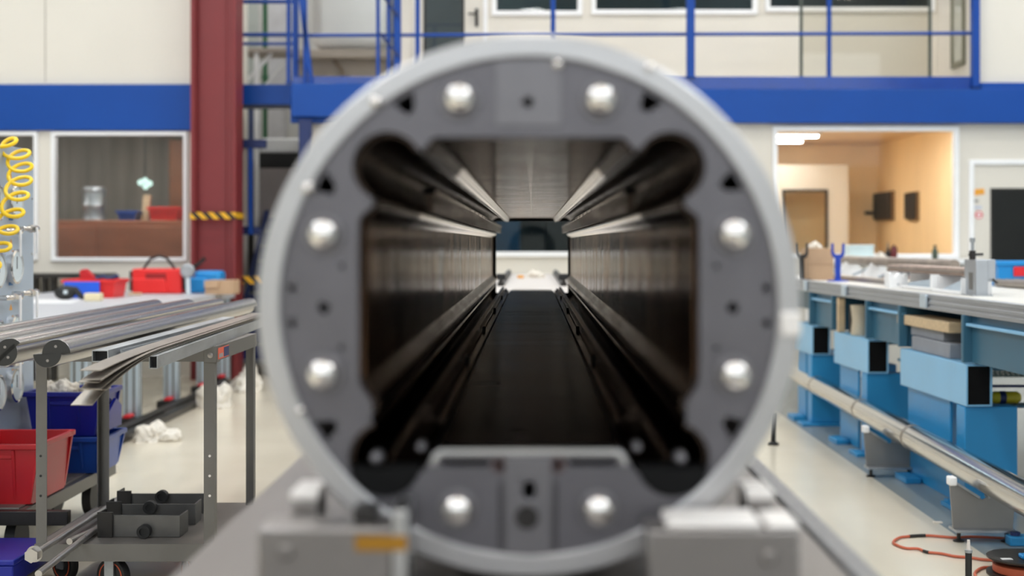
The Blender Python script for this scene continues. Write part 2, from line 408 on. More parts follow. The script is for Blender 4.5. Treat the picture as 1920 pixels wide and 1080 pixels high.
# right door
d2 = thing('door_2', 'cream ground floor door with dark glass and small notices at right edge', 'door', (Wx(1915), YW, 0), kind='structure')
MB().prism(rect(*dR), YW - .035, YW + .06, 'y', [rect(dR[0] + .045, dR[1] - .045, .005, dR[3] - .045)]).build('door_frame', m_white, d2, .005)
gx0, gx1, gz0, gz1 = Wx(1859), Wx(1968), Wz(492), Wz(356)
MB().prism(rect(dR[0] + .047, dR[1] - .047, .01, dR[3] - .047), YW - .015, YW + .04, 'y', [rect(gx0, gx1, gz0, gz1)]).build('door_leaf', m_cream, d2, .003)
MB().prism(rect(gx0 - .015, gx1 + .015, gz0 - .015, gz1 + .015), YW - .022, YW - .014, 'y', [rect(gx0 + .006, gx1 - .006, gz0 + .006, gz1 - .006)]).build('glazing_bead', m_dark, d2)
MB().box(gx0, gx1, YW + .01, YW + .02, gz0, gz1).build('door_pane', g_dark, d2)
mt = Matrix.Translation((Wx(1834), YW - .017, Wz(360))) @ Matrix.Rotation(-.12, 4, 'Y')
o = MB().box(-.052, .052, -.0015, .0015, -.028, .028).build('sticker', m_orange, d2, mtx=mt); o['label'] = 'yellow sticker'
o = MB().box(Wx(1821), Wx(1833), YW - .018, YW - .0155, Wz(379), Wz(375)).build('notice', M('notice_grey', (120, 118, 120), .6), d2); o['label'] = 'small grey text strip'
o = MB().box(Wx(1823), Wx(1840), YW - .018, YW - .0155, Wz(392), Wz(386)).build('notice', M('notice_blue', (196, 200, 212), .6), d2); o['label'] = 'pale blue notice'
o = MB().prism(circ(Wx(1834.5), Wz(403), .037, 28), YW - .018, YW - .0155, 'y', [circ(Wx(1834.5), Wz(403), .027, 28)]).box(Wx(1829), Wx(1840), YW - .0178, YW - .0156, Wz(404.2), Wz(401.8)).build('prohibition_sign', M('sign_red', (216, 60, 70), .5), d2)
o['label'] = 'round red ring sign on white'
o = MB().prism(circ(Wx(1834.5), Wz(403), .0365, 28), YW - .0165, YW - .0152, 'y').build('sign_backing', m_white, d2)
# door inside workshop
d3 = thing('door_3', 'cream door with black framed glass standing inside the plywood workshop', 'door', (2.9, 16.3, 0), kind='structure')
q = lambda px: X(px, 16.3)
MB().prism(rect(2.275, q(1591), 0, Z(309, 16.3)), 16.3, 16.35, 'y', [rect(q(1470), q(1549), .75, Z(358, 16.3))]).build('door_leaf', m_cream, d3, .004)
MB().prism(rect(q(1466), q(1552), .72, Z(355, 16.3)), 16.28, 16.3, 'y', [rect(q(1471), q(1547), .77, Z(360, 16.3))]).build('glazing_bead', m_dark, d3)
MB().box(q(1470), q(1549), 16.32, 16.33, .75, Z(358, 16.3)).build('door_pane', g_clear, d3)

# workshop lights
l_warm = lamp_mat('workshop_tube', (1, .96, .91), 42)
for i, (yy, x0, x1) in enumerate(((14.2, 2.5, 3.07), (15.12, 2.36, 3.05), (15.9, 2.36, 3.03))):
    t = thing('ceiling_light', ('long workshop ceiling light nearest the window', 'second workshop ceiling light behind the nearest', 'workshop ceiling light farthest from the window')[i], 'ceiling light', ((x0 + x1) / 2, yy, 2.41), 'workshop ceiling lights')
    MB().box(x0, x1, yy - .1, yy + .1, 2.385, 2.41).build('light_housing', m_white, t)
    MB().prism(rect(x0 + .02, x1 - .02, yy - .045, yy + .045), 2.372, 2.385, 'z').build('light_diffuser', l_warm, t)
t = thing('ceiling_light', 'wide unseen fill panel added on the workshop ceiling above the window', 'ceiling light', (3.4, 13.72, 2.41))  # unseen panel added to even out the workshop light
MB().box(2.4, 3.7, 13.5, 13.94, 2.385, 2.41).build('light_housing', m_white, t)
MB().prism(rect(2.42, 3.68, 13.52, 13.92), 2.372, 2.385, 'z').build('light_diffuser', lamp_mat('workshop_fill_glow', (1, .96, .91), 17), t)
# things in the workshop
for px0, px1, lb in ((1646, 1678, 'dark slatted rack hanging on the plywood wall near the corner'), (1706, 1724, 'dark slatted rack hanging on the plywood wall nearer the window')):
    ya, yb = F * 4.1 / (px0 - CX), F * 4.1 / (px1 - CX)
    t = thing('wall_rack', lb, 'rack', (4.1, (ya + yb) / 2, 1.3))
    zt, zb = Z(360, (ya + yb) / 2), Z(414, (ya + yb) / 2)
    MB().box(4.07, 4.1, yb, ya, zb, zt).build('back_board', M('rack_board', (112, 84, 48), .6), t)
    n = 4
    for k in range(n):
        yk = yb + (ya - yb) * (k + .5) / n
        MB().box(4.03, 4.07, yk - (ya - yb) * .06, yk + (ya - yb) * .06, zb + .02, zt - .01).build('hanging_blade', m_dark, t)
tag(MB().box(X(1624, 16.8), X(1641, 16.8), 16.84, 16.9, Z(402, 16.8), Z(396, 16.8)).build('wall_socket', m_dark, bevel=.01), 'small dark box on the plywood back wall beside the corner', 'socket')

# left office contents
cb = thing('cabinet', 'long brown cabinet front behind the left office windows', 'cabinet', (-5, 14, 0))
MB().box(-8.5, -3.15, 13.95, 14.4, 0, Z(413, 13.95)).build('body', m_brown, cb, .01)
for k in range(5): MB().box(-8.3 + k * 1.02, -7.34 + k * 1.02, 13.93, 13.95, .2, Z(413, 13.95) - .06).build('door', m_brown, cb, .004)
zc = Z(413, 13.95)
def simple_bin(name, mat, x0, x1, y0, y1, z0, z1, label, cat='bin', slope=.02, group=None, wall=.012):
    t = thing(name, label, cat, ((x0 + x1) / 2, (y0 + y1) / 2, z0), group)
    bm = MB(); s = slope
    def ring(xa, xb, ya, yb, z): return [bm.bm.verts.new(p) for p in ((xa, ya, z), (xb, ya, z), (xb, yb, z), (xa, yb, z))]
    a = ring(x0 + s, x1 - s, y0 + s, y1 - s, z0); b = ring(x0, x1, y0, y1, z1); c = ring(x0 + wall, x1 - wall, y0 + wall, y1 - wall, z1); d = ring(x0 + s + wall, x1 - s - wall, y0 + s + wall, y1 - s - wall, z0 + wall)
    for u, v in ((a, b), (b, c), (c, d)):
        for i in range(4): bm.bm.faces.new((u[i], u[(i + 1) % 4], v[(i + 1) % 4], v[i]))
    bm.bm.faces.new(a); bm.bm.faces.new(d)
    bm.build('body', mat, t, .004)
    MB().prism(rect(x0 - .012, x1 + .012, y0 - .012, y1 + .012), z1 - .022, z1 + .004, 'z', [rect(x0 + .004, x1 - .004, y0 + .004, y1 - .004)]).build('rim', mat, t, .003)
    return t
simple_bin('storage_bin', m_redbox, X(280, 14.05), X(336, 14.05), 14.0, 14.3, zc, Z(389, 14.05), 'red bin on the brown cabinet behind the left office glass')
simple_bin('storage_bin', m_bluebin2, X(222, 14.05), X(258, 14.05), 14.0, 14.3, zc, Z(396, 14.05), 'blue bin on the brown cabinet behind the left office glass')
dr = thing('drum', 'grey metal drum on the cabinet behind the left office glass', 'drum', (X(178, 14.2), 14.18, zc))
MB().lathe([(.11, 0), (.118, .01), (.11, .03), (.11, .14), (.116, .15), (.11, .16), (.11, .29), (.118, .3), (.11, .31), (.0, .31)], (X(178, 14.2), 14.18, zc)).build('body', m_galv, dr)
MB().lathe([(.105, .31), (.1, .335), (0, .335)], (X(178, 14.2), 14.18, zc)).build('lid', m_galv, dr)
wp = thing('wood_offcut', 'pale wooden offcut leaning behind the red bin in the left office', 'wood', (X(268, 14.2), 14.35, zc))
MB().box(-.035, .035, -.02, .02, 0, .26).build('plank', m_wood, wp, mtx=Matrix.Translation((X(271, 14.2), 14.2, zc)) @ Matrix.Rotation(.12, 4, 'Y'))
tag(MB().box(X(342, 14.4), X(312, 14.4), 14.5, 14.62, 0, 2.3).build('room_post', M('brown_post', (118, 74, 46), .6), bevel=.01), 'upright brown post inside the left office beside the window edge', 'post')
pl = thing('reflection_globes', 'greenish white glowing globes added for a reflection in the left office glass', 'lamp', (X(272, 14.2), 14.2, 1.9))  # added glowing cluster in place of a lamp reflection in the glass
l_green = lamp_mat('reflection_glow', (.72, 1, .86), 2.2)
for dx, dz in ((-.045, .01), (.0, .03), (.045, 0), (.005, -.03)):
    MB().ball((X(272, 14.2) + dx, 14.2, Z(344, 14.2) + dz), .03, 2).build('glow_globe', l_green, pl)
MB().cyl((X(272, 14.2), 14.2, Z(344, 14.2)), (X(272, 14.2), 14.2, 2.45), .008, seg=8).build('stem', m_dark, pl)
l_off = lamp_mat('office_fill_glow', (1, .95, .88), 40)
for x, lb in ((-3.9, 'right one'), (-5.6, 'left one')):  # unseen fill lights added to brighten the left office
    t = thing('ceiling_light', 'fill light added on the left office ceiling above the cabinet, ' + lb, 'ceiling light', (x, 13.75, 2.44))
    MB().box(x - .5, x + .5, 13.65, 13.85, 2.42, 2.45).build('light_housing', m_white, t)
    MB().box(x - .48, x + .48, 13.67, 13.83, 2.408, 2.42).build('light_diffuser', l_off, t)
t = thing('ceiling_light', 'fill light added on the middle room ceiling behind the vessel', 'ceiling light', (0, 14, 2.44))  # unseen fill added to lift the dark middle room
MB().box(-.6, .6, 13.9, 14.1, 2.42, 2.45).build('light_housing', m_white, t)
MB().box(-.58, .58, 13.92, 14.08, 2.408, 2.42).build('light_diffuser', lamp_mat('middle_room_fill', (.9, .95, 1), 22), t)
for x, lb in ((-.9, 'behind the balcony door'), (1.6, 'behind the middle upper window'), (3.8, 'behind the right upper window')):  # unseen fills added to lighten the upper rooms behind the glass
    t = thing('ceiling_light', 'fill light added in the upper offices ' + lb, 'ceiling light', (x, 15.4, 5.19))
    MB().box(x - .5, x + .5, 15.3, 15.5, 5.17, 5.2).build('light_housing', m_white, t)
    MB().box(x - .48, x + .48, 15.32, 15.48, 5.158, 5.17).build('light_diffuser', lamp_mat('upper_fill_glow', (.95, 1, .96), 70 if x < 0 else 12), t)
# contents of the middle room seen through the vessel
for x0, x1, m, lb in ((X(905, 14.6), X(975, 14.6), M('room_blue', (30, 74, 104), .5), 'dark blue cupboard inside the middle room'), (X(1022, 14.6), X(1085, 14.6), m_black, 'black cupboard inside the middle room')):
    t = thing('cupboard', lb, 'cupboard', ((x0 + x1) / 2, 14.8, 0))
    MB().box(x0, x1, 14.6, 15.0, 0, 2.0).build('body', m, t, .01)
    MB().box(x0 + .02, (x0 + x1) / 2 - .004, 14.585, 14.6, .1, 1.96).build('door', m, t); MB().box((x0 + x1) / 2 + .004, x1 - .02, 14.585, 14.6, .1, 1.96).build('door', m, t)

# red column (H section, web towards the camera)
YC = 12.95
cx0, cx1 = X(357, YC), X(442, YC)
rc = thing('steel_column', 'dark red painted steel H column with hazard tape between window and stairs', 'column', ((cx0 + cx1) / 2, YC + .15, 0))
MB().box(cx0, cx0 + .03, YC, YC + .33, 0, 7.6).box(cx1 - .03, cx1, YC, YC + .33, 0, 7.6).box(cx0 + .03, cx1 - .03, YC + .1, YC + .13, 0, 7.6).build('profile', m_red_steel, rc, .004)
MB().box(cx0 + .02, cx0 + .045, YC + .02, YC + .1, 0, 7.6).box(cx1 - .1, cx1 - .03, YC + .06, YC + .1, 0, 7.6).build('stiffener', m_red_steel, rc, .01)
MB().box(cx0 - .005, cx1 + .005, YC - .006, YC - .001, Z(411, YC), Z(398, YC)).box(cx1 + .001, cx1 + .006, YC - .006, YC + .33, Z(411, YC), Z(398, YC)).build('hazard_tape', m_haz, rc)

# gangway left of the balcony
gb = thing('gangway', 'short blue gangway behind the red column leading to the balcony', 'gangway', (-2.5, 13.5, 2.7))
MB().box(-2.98, Wx(546), 13.5, 13.62, Z(196, 13.5), Z(158, 13.5)).build('edge_beam', m_blue, gb, .005)
MB().box(-2.98, Wx(546), 13.62, 14.6, 2.62, 2.68).build('deck', m_navy, gb)
MB().box(Wx(552), Wx(700), 13.12, 13.2, Wz(222), Wz(160)).build('landing_beam', m_blue, gb, .006)
rl = thing('guard_rail', 'thin blue double guard rail on the gangway behind the red column', 'railing', (-2.5, 13.56, 2.75))
for y in (3, 65, 82): MB().cyl((-2.97, 13.56, Z(y, 13.56)), (X(556, 13.56), 13.56, Z(y, 13.56)), .02 if y != 82 else .014, seg=12).build('rail', m_blue2, rl)
for px in (556, 487 - 38): MB().cyl((X(px, 13.56), 13.56, Z(158, 13.56)), (X(px, 13.56), 13.56, Z(-24, 13.56)), .02, seg=12).build('post', m_blue2, rl)

def steel_post(px0, px1, Y, y0, y1, label, slant=0, d=.06, mat=None):
    t = thing('steel_post', label, 'post', (X(px0, Y), Y, Z(y1, Y)))
    bm = MB().box(X(px0, Y), X(px1, Y), Y, Y + d, Z(y1, Y), Z(y0, Y))
    if slant:
        for v in bm.bm.verts:
            if v.co.z > Z(y1, Y) + .2: v.co.x += slant
    bm.build('shaft', mat or m_blue2, t, .006)
    MB().box(X(px0, Y) - .008, X(px1, Y) + .008, Y - .008, Y + d + .008, Z(y1, Y), Z(y1, Y) + .012).build('foot_plate', m_blue2, t)
    return t
steel_post(537, 544, 13.3, -140, 156, 'slim blue post at the left end of the landing, left of a twin', d=.05)
steel_post(548, 554, 13.3, -140, 156, 'slim blue post at the landing, right twin of a pair', d=.05)
steel_post(579, 588, 13.25, -10, 158, 'blue ladder stile slanting up beside the twin posts', slant=-.1, d=.04)
steel_post(568, 575, 13.25, -10, 158, 'upright blue ladder stile next to the slanting one', d=.04)
steel_post(705, 712, 13.25, -160, 158, 'left post of the blue cluster before the cream corner', d=.04)
steel_post(725, 732, 13.25, -160, 158, 'middle post of the blue cluster before the cream corner', d=.04)
steel_post(738, 751, 13.25, -160, 158, 'thick right post of the blue cluster before the cream corner', d=.08)
ch = MB().tube([(X(711, 13.25), 13.26, Z(-20, 13.2)), (X(733, 13.2), 13.2, Z(12, 13.2)), (X(745, 13.2), 13.22, Z(30, 13.2))], .013, 8).build('safety_chain', m_navy)
tag(ch, 'upper dark chain hanging slack between the blue cluster posts', 'chain')
ch2 = MB().tube([(X(711, 13.25), 13.26, Z(60, 13.2)), (X(735, 13.2), 13.2, Z(90, 13.2)), (X(746, 13.2), 13.22, Z(106, 13.2))], .013, 8).build('safety_chain', m_navy)
tag(ch2, 'lower dark chain hanging slack between the blue cluster posts', 'chain')
steel_post(1288, 1303, 13.24, -160, 145, 'thick blue balcony post right of the vessel top', d=.08)
steel_post(1824, 1838, 13.22, -160, 163, 'thick blue post at the right end of the balcony', d=.09)
steel_post(560, 583, 13.05, 224, 709.6, 'blue support leg below the landing, half behind the vessel rim', d=.1, mat=m_navy)

br = thing('balcony_railing', 'long thin blue balcony railing with glazed bay on the right', 'railing', (1, 13.35, 2.7))
for z in (65, -25):
    MB().cyl((Wx(556), 13.35, Wz(z)), (Wx(1824), 13.35, Wz(z - 4)), .017, seg=12).build('rail', m_blue2, br)
for px in (782, 1037, 1557): MB().cyl((Wx(px), 13.36, Wz(146)), (Wx(px), 13.36, Wz(-26)), .023, seg=12).build('post', m_blue2, br)
for px in (1505, 1748):
    o = MB().box(Wx(px - 3), Wx(px + 3), 13.37, 13.385, Wz(144), Wz(-30)).build('glass_clamp', M('dark_green_edge', (62, 70, 62), .4), br); o['label'] = 'dark vertical glass edge strip'
MB().box(Wx(1508), Wx(1745), 13.372, 13.38, Wz(144), Wz(-30)).build('glass_panel', glass('rail_glass', (.9, .89, .85), .04), br)

# stairs and clutter behind the column
st = thing('staircase', 'dark blue open staircase rising behind the red column', 'staircase', (-2.5, 14, 0))
for k in range(9):
    z = .14 + .155 * k; y = 13.35 + .2 * k
    MB().box(-2.82, -2.2, y, y + .24, z - .025, z).build('tread', m_tread, st)
    MB().box(-2.82, -2.2, y + .2, y + .22, z, z + .13).build('riser', m_navy, st)
MB().prism([(13.3, 0), (13.6, 0), (15.3, 1.35), (15.3, 1.6)], -2.88, -2.83, 'x').build('stringer', m_navy, st)
MB().box(-2.86, -2.2, 13.25, 13.3, Z(532, 13.3), Z(518, 13.3)).build('hazard_strip', m_haz, st)
hr = thing('stair_gate', 'narrow blue barrier frame with beige infill beside the red column', 'barrier', (-2.75, 13.45, 1.2))
for px in (449, 470): MB().box(X(px - 4, 13.45), X(px + 4, 13.45), 13.42, 13.47, Z(440, 13.45), Z(262, 13.45)).build('post', m_blue2, hr, .004)
MB().box(X(445, 13.45), X(500, 13.45), 13.41, 13.48, Z(278, 13.45), Z(262, 13.45)).build('top_bar', m_navy, hr, .004)
MB().box(X(453, 13.45), X(466, 13.45), 13.44, 13.45, Z(420, 13.45), Z(278, 13.45)).build('infill', m_beige, hr)
MB().box(X(445, 13.45), X(486, 13.45), 13.47, 13.5, Z(440, 13.45), Z(425, 13.45)).build('lower_bar', m_navy, hr)
mc = thing('machine_cabinet', 'grey cabinet with black band and white top behind the vessel rim', 'cabinet', (-2.2, 15.8, 0))
a = lambda px: X(px, 15.6)
MB().box(a(488), a(600), 15.3, 15.85, .0, Z(318, 15.6)).build('body', m_mauve, mc, .01)
MB().box(a(486), a(602), 15.3, 15.85, Z(318, 15.6), Z(290, 15.6)).build('band', m_black, mc)
MB().box(a(497), a(610), 15.35, 15.85, Z(290, 15.6), Z(262, 15.6)).build('cover', m_offwhite, mc, .02)
dk = tag(MB().box(X(440, 17), X(487, 17), 17, 17.3, 0, Z(300, 17)).build('storage_locker', m_black, bevel=.01), 'black locker in the gloom beyond the stairs', 'locker')
lp = thing('pallet_rack_panel', 'slate blue panel below the gangway beyond the red column', 'panel', (X(462, 16), 16, 1.2))
MB().box(X(440, 16), X(484, 16), 16, 16.06, Z(268, 16), Z(196, 16)).build('sheet', M('slate_panel', (70, 82, 120), .6), lp)
for px in (442, 482): MB().box(X(px - 2, 16), X(px + 2, 16), 16.06, 16.1, 0, Z(196, 16)).build('leg', m_navy, lp)
gp = thing('green_pipe', 'thin green pipe rising behind the blue gangway rails', 'pipe', (X(497, 17), 17, 0))
MB().cyl((X(497, 17), 17, 0), (X(497, 17), 17, 6), .03, seg=14).build('pipe', m_green, gp)
for z in (1.5, 3.2, 4.6): MB().cyl((X(497, 17), 17, z), (X(497, 17), 17, z + .05), .042, seg=14).build('coupling', m_green, gp)
for px0, px1, col, lb in ((446, 484, (176, 184, 180), 'grey green upright wall panel left of the green pipe'), (503, 538, (200, 202, 206), 'pale grey upright wall panel right of the green pipe')):
    tag(MB().box(X(px0, 18), X(px1, 18), 18, 18.05, 0, 6.2).build('wall_panel', M('panel_' + str(px0), col, .6), bevel=.01), lb, 'panel')
# big white sheeted machine behind the landing with a beige base
wm = thing('covered_machine', 'big white sheeted machine on a beige base behind the blue posts', 'machine', (X(640, 16.5), 16.5, 2.6))
bm = MB().box(X(584, 16), X(722, 16), 16, 17.6, Z(90, 16), 6.3); bm.build('cover', m_offwhite, wm, .12, seg=4)
MB().box(X(545, 15.9), X(735, 15.9), 15.9, 17.7, Z(108, 15.9), Z(92, 15.9)).build('deck', m_beige, wm, .01)
MB().box(X(560, 16.1), X(725, 16.1), 16.1, 17.6, 2.2, Z(108, 15.9)).build('base', m_beige, wm)
MB().tube([(X(625, 16), 16.05, Z(112, 16)), (X(640, 16), 16.03, Z(130, 16)), (X(645, 16), 16.05, Z(160, 16))], .02, 8).build('hose', M('hose_brown', (126, 112, 98), .6), wm)
MB().box(X(560, 16.2), X(725, 16.2), 16.3, 17.5, 0, 2.2).build('plinth', m_mauve, wm)
ws = thing('white_trestle', 'white trestle frame with slanting brace behind the gangway rail', 'trestle', (X(470, 16), 16, 2.6))
for px in (459, 480): MB().box(X(px - 4, 15.2), X(px + 4, 15.2), 15.2, 15.26, 0, Z(95, 15.2)).build('leg', m_white, ws, .004)
MB().tube([(X(462, 15.25), 15.3, Z(150, 15.25)), (X(508, 15.25), 15.3, Z(98, 15.25))], .022, 8).build('brace', m_white, ws)
MB().box(X(452, 15.2), X(545, 15.2), 15.16, 15.7, Z(98, 15.2), Z(91, 15.2)).build('top', m_beige, ws)
MB().tube([(X(490, 15.25), 15.45, Z(156, 15.25)), (X(528, 15.25), 15.45, Z(112, 15.25))], .012, 8).build('brace', m_white, ws)

# ------------------------------------------------------------------ lamps of the hall and added fill lights
l_bay = lamp_mat('high_bay_light', (1, .965, .915), 47)
l_sky = lamp_mat('roof_light_sky', (.78, .9, 1), 6.5)
bay = None
for j, y in enumerate((-4.5, -1.5, 1.5, 4.5, 7.5, 10.5, 12.3)):
    for i, x in enumerate((-7, -3.5, 0, 3.5, 7)):
        if j == 6 and x < 0: continue  # last row added over the right half to brighten the balcony wall
        lb = 'round high bay lamp overhead, row %s, column %s' % (('behind the camera', 'just behind the camera', 'over the vessel front', 'over the trolley', 'over the benches', 'before the offices', 'added for brightness close to the office fronts')[j], ('far left', 'left', 'middle', 'right', 'far right')[i])
        if bay is None:
            bay = thing('high_bay_lamp', lb, 'lamp', (0, 0, 0), 'high bay lamps')
            MB().lathe([(.32, 0), (.34, .02), (.2, .22), (.1, .26), (0, .26)], (0, 0, 0)).build('reflector', m_galv, bay)
            MB().lathe([(0, -.015), (.3, -.015), (.3, .0), (0, 0)], (0, 0, 0)).build('light_diffuser', l_bay, bay)
            MB().cyl((0, 0, .26), (0, 0, .9), .012, seg=8).build('hanger', m_dark, bay)
            o = bay; o.location = (x, y, 6.7)
        else:
            o = dup(bay, (x, y, 6.7), lb)
for x, lb in ((-5.2, 'left'), (5.2, 'right')):
    struct('window_roof_' + lb, MB().box(x - .6, x + .6, -5.5, 12.8, 7.56, 7.6), l_sky, 'long daylight strip in the roof on the ' + lb, 'roof light')
l_balc = lamp_mat('balcony_fill_glow', (1, .95, .88), 26)
for x, lb in ((.3, 'left'), (2.6, 'right')):  # out of view fill lights added to brighten the balcony wall
    t = thing('balcony_fill_light', 'long unseen fill light added high on the balcony wall, ' + lb + ' one', 'light', (x, 14.4, 6.2))
    MB().box(x - .9, x + .9, 14.34, 14.5, 6.2, 6.3).build('light_housing', m_white, t)
    MB().box(x - .88, x + .88, 14.32, 14.48, 6.17, 6.2).build('light_diffuser', l_balc, t)
struct('rear_fill_band', MB().box(-8, 8, -6.0, -5.96, 3.0, 5.6), lamp_mat('rear_fill_glow', (.86, .93, 1), 2.6), 'long glowing fill band added on the wall behind the camera', 'window')  # unseen emitter added behind the camera for frontal fill
l_spot = lamp_mat('annex_light', (1, .97, .94), 130)
for x in (-6, -3):
    t = thing('annex_lamp', 'round lamp above the space behind the stairs, ' + ('far one' if x == -6 else 'near one'), 'lamp', (x, 17.2, 7.2))
    MB().lathe([(.32, 0), (.34, .02), (.2, .22), (0, .26)], (x, 17.2, 7.1)).build('reflector', m_galv, t)
    MB().lathe([(0, -.015), (.3, -.015), (.3, 0), (0, 0)], (x, 17.2, 7.1)).build('light_diffuser', l_spot, t)
    MB().cyl((x, 17.2, 7.3), (x, 17.2, 7.6), .012, seg=8).build('hanger', m_dark, t)
# ================================================================== THE VESSEL AND ITS TABLE
YP = 1.70                                  # front of the end plate
Y_END = 7.6
s_ = YP / F
def U(px): return (px - CX) * s_
def V(py): return H - (py - CY) * s_
VC = (U(992), V(573))                       # axis of the vessel
TT = .83                                    # table top height
tb = thing('machining_table', 'long grey steel slab table carrying the round vessel', 'table', (0, 4, 0))
MB().box(-.456, .40, .7, 8.9, TT - .1, TT).build('slab', m_slab, tb, .004)
MB().box(.412, .447, .7, 8.9, TT - .14, TT - .006).build('edge_rail', m_granite, tb, .004)
MB().box(.40, .412, .7, 8.9, TT - .12, TT - .03).build('edge_groove', m_dark, tb)
for y in (1.2, 4.6, 8.2):
    for x in (-.34, .3): MB().box(x - .06, x + .06, y - .06, y + .06, 0, TT - .1).build('leg', m_dark, tb, .006)

vs = thing('vacuum_vessel', 'big round metal vessel seen end on with a long dark rectangular bore', 'vessel', (VC[0], 1.7, TT))
RO, RI = .3245, .297
# outer shell with bevelled front flange
MB().lathe([(RI, YP - .006), (RI + .002, YP - .008), (RO - .004, YP - .0065), (RO, YP - .001), (RO, YP + .16), (.318, YP + .162), (.318, Y_END), (.306, Y_END), (.306, YP + .04), (RI, YP + .03)], (VC[0], 0, VC[1]), 'y', 128, closed=True).build('flange', m_ring, vs, ang=28)
# the aperture outline in plate pixels
def arc(cx, cy, r, a0, a1, n=22):
    return [(cx + r * math.cos(math.radians(a0 + (a1 - a0) * i / n)), cy + r * math.sin(math.radians(a0 + (a1 - a0) * i / n))) for i in range(n + 1)]
toothA = [(815, 257), (806, 264), (800, 274), (791, 279)]
lobeT = arc(726, 312, 66, -30, -239)
toothB = [(698, 374), (699, 384), (690, 393), (678, 402), (672, 414)]
wallL = [(672, 414), (672, 560), (672, 712)]
toothC = [(672, 712), (677, 728), (690, 745), (698, 760), (696, 776)]
lobeB = arc(722, 862, 70, -112, -338)
toothD = [(797, 880), (804, 866), (812, 850), (824, 842)]
left = toothA + lobeT + toothB + wallL[1:] + toothC[1:] + lobeB + toothD
w2 = lambda pts: [(U(x), V(y)) for x, y in pts]
mir = lambda pts: [(1984 - x, y) for x, y in pts]
aper = left + mir(left)[::-1]
def small(cx, cy, r, n=14): return circ(U(cx), V(cy), r * s_, n)
holes = [w2(aper)]
for p in ((990, 192, 10), (607, 577, 11), (1374, 577, 11), (641, 500, 5), (1343, 500, 5), (641, 652, 5), (1343, 652, 5), (548, 540, 8), (548, 606, 8), (1437, 540, 8), (1437, 606, 8), (936, 872, 9), (1046, 872, 9)):
    holes.append(small(*p))
def notch(ang, w=24, h=17):
    a = math.radians(ang); r = 440; c, s = math.cos(a), math.sin(a); o = []
    for u, v in ((-w, h), (w * .9, h), (w * .2, -h * .9), (-w * .5, -h)):
        # v outward, u tangential
        o.append((U(992 + (r + v) * c - u * s), V(573 + (r + v) * s + u * c)))
    return o
for a in (-121, -59, -149, -31, 149, 31): holes.append(notch(a))
for cx in (958, 1022): holes.append(w2([(cx - 16, 122), (cx + 16, 122), (cx + 13, 132), (cx - 13, 132)]))
holes.append(w2([(992 + 13 * math.cos(t), 918 + 18 * math.sin(t)) for t in [2 * PI * i / 20 for i in range(20)]])); holes.append(w2([(826, 862), (918, 862), (918, 874), (830, 874)])); holes.append(w2([(1066, 862), (1158, 862), (1154, 874), (1066, 874)]))
MB().prism(circ(VC[0], VC[1], RI + .001, 128), YP, YP + .022, 'y', holes).build('end_plate', m_plate, vs)
# bright lip along the lower opening, inserts
lip = [(806, 872), (812, 852), (826, 842), (1158, 842), (1172, 852), (1178, 872), (1166, 872), (1160, 858), (1150, 853), (834, 853), (824, 858), (818, 872)]
MB().prism(w2(lip), YP - .006, YP + .02, 'y').build('lower_lip', m_lip, vs, .0015)
MB().prism(w2([(930, 112), (1052, 112), (1052, 236), (930, 236)]), YP - .003, YP, 'y', [small(990, 192, 11, 20)]).build('upper_insert', m_plate2, vs, .001)
MB().prism(w2([(947, 856), (1034, 856), (1034, 1036), (992, 1040), (947, 1036)]), YP - .007, YP, 'y', [w2([(978 + 14 + 13 * math.cos(t), 918 + 18 * math.sin(t)) for t in [2 * PI * i / 20 for i in range(20)]])]).build('lower_insert', m_plate2, vs, .0015)
o = MB().cyl((U(988), YP - .0085, V(968)), (U(988), YP - .006, V(968)), 22 * s_, seg=28).build('insert_recess', m_dark, vs)
o['label'] = 'dark round recess'
for px in (936, 1046):
    o = MB().lathe([(9 * s_, 0), (14 * s_, 0), (14 * s_, .002), (9 * s_, .002)], (U(px), YP - .002, V(872)), 'y', 20, closed=True).build('hole_bushing', M('reddish_bushing', (104, 84, 82), .5, .6), vs)
    o['label'] = 'reddish hole ring'
MB().box(U(936), U(940), YP - .002, YP + .001, V(1030), V(905)).box(U(1040), U(1044), YP - .002, YP + .001, V(1030), V(905)).build('insert_seam', m_dark, vs)
# domed nuts
bolt = None
for px, py in ((862, 186), (1126, 187), (608, 439), (1376, 439), (607, 700), (1377, 702), (858, 954), (1122, 954)):
    if bolt is None:
        q = MB(); r = 31 * s_
        q.lathe([(0, -.024), (r * .35, -.0232), (r * .68, -.020), (r * .9, -.015), (r * .97, -.009), (r, -.003), (r, 0)], (0, 0, 0), 'y', 32)
        bolt = q.build('dome_nut', m_chrome, None, ang=50); bolt.parent = vs
        w = MB().lathe([(r * .6, -.005), (r * 1.2, -.005), (r * 1.24, -.004), (r * 1.24, 0), (r * .6, 0)], (0, 0, 0), 'y', 40, closed=True).build('washer', m_plate2, None); w.parent = bolt
        bo = bolt
    else:
        bo = bolt.copy(); COL.objects.link(bo); bo.parent = vs
        wo = w.copy(); COL.objects.link(wo); wo.parent = bo
    bo.location = Vector((U(px), YP, V(py))) - vs.location
for px, py, r in ((1046, 120, 12), (790, 838, 9), (1194, 838, 9), (706, 858, 12), (1276, 858, 12)):
    MB().lathe([(0, -.008), (r * .5 * s_, -.0075), (r * .9 * s_, -.004), (r * s_, 0), (r * s_, .02)], (U(px), YP - .001, V(py)), 'y', 20).build('button_screw', m_plate2 if py > 200 else m_chrome, vs, ang=50)
for px, py, r in ((706, 191, 12), (579, 352, 12), (1217, 128, 9), (566, 768, 9)):
    o = MB().lathe([(0, -.006), (r * .6 * s_, -.0055), (r * s_, -.002), (r * s_, .01)], (U(px), YP - .0065, V(py)), 'y', 20).build('rim_screw', m_chrome, vs, ang=50)
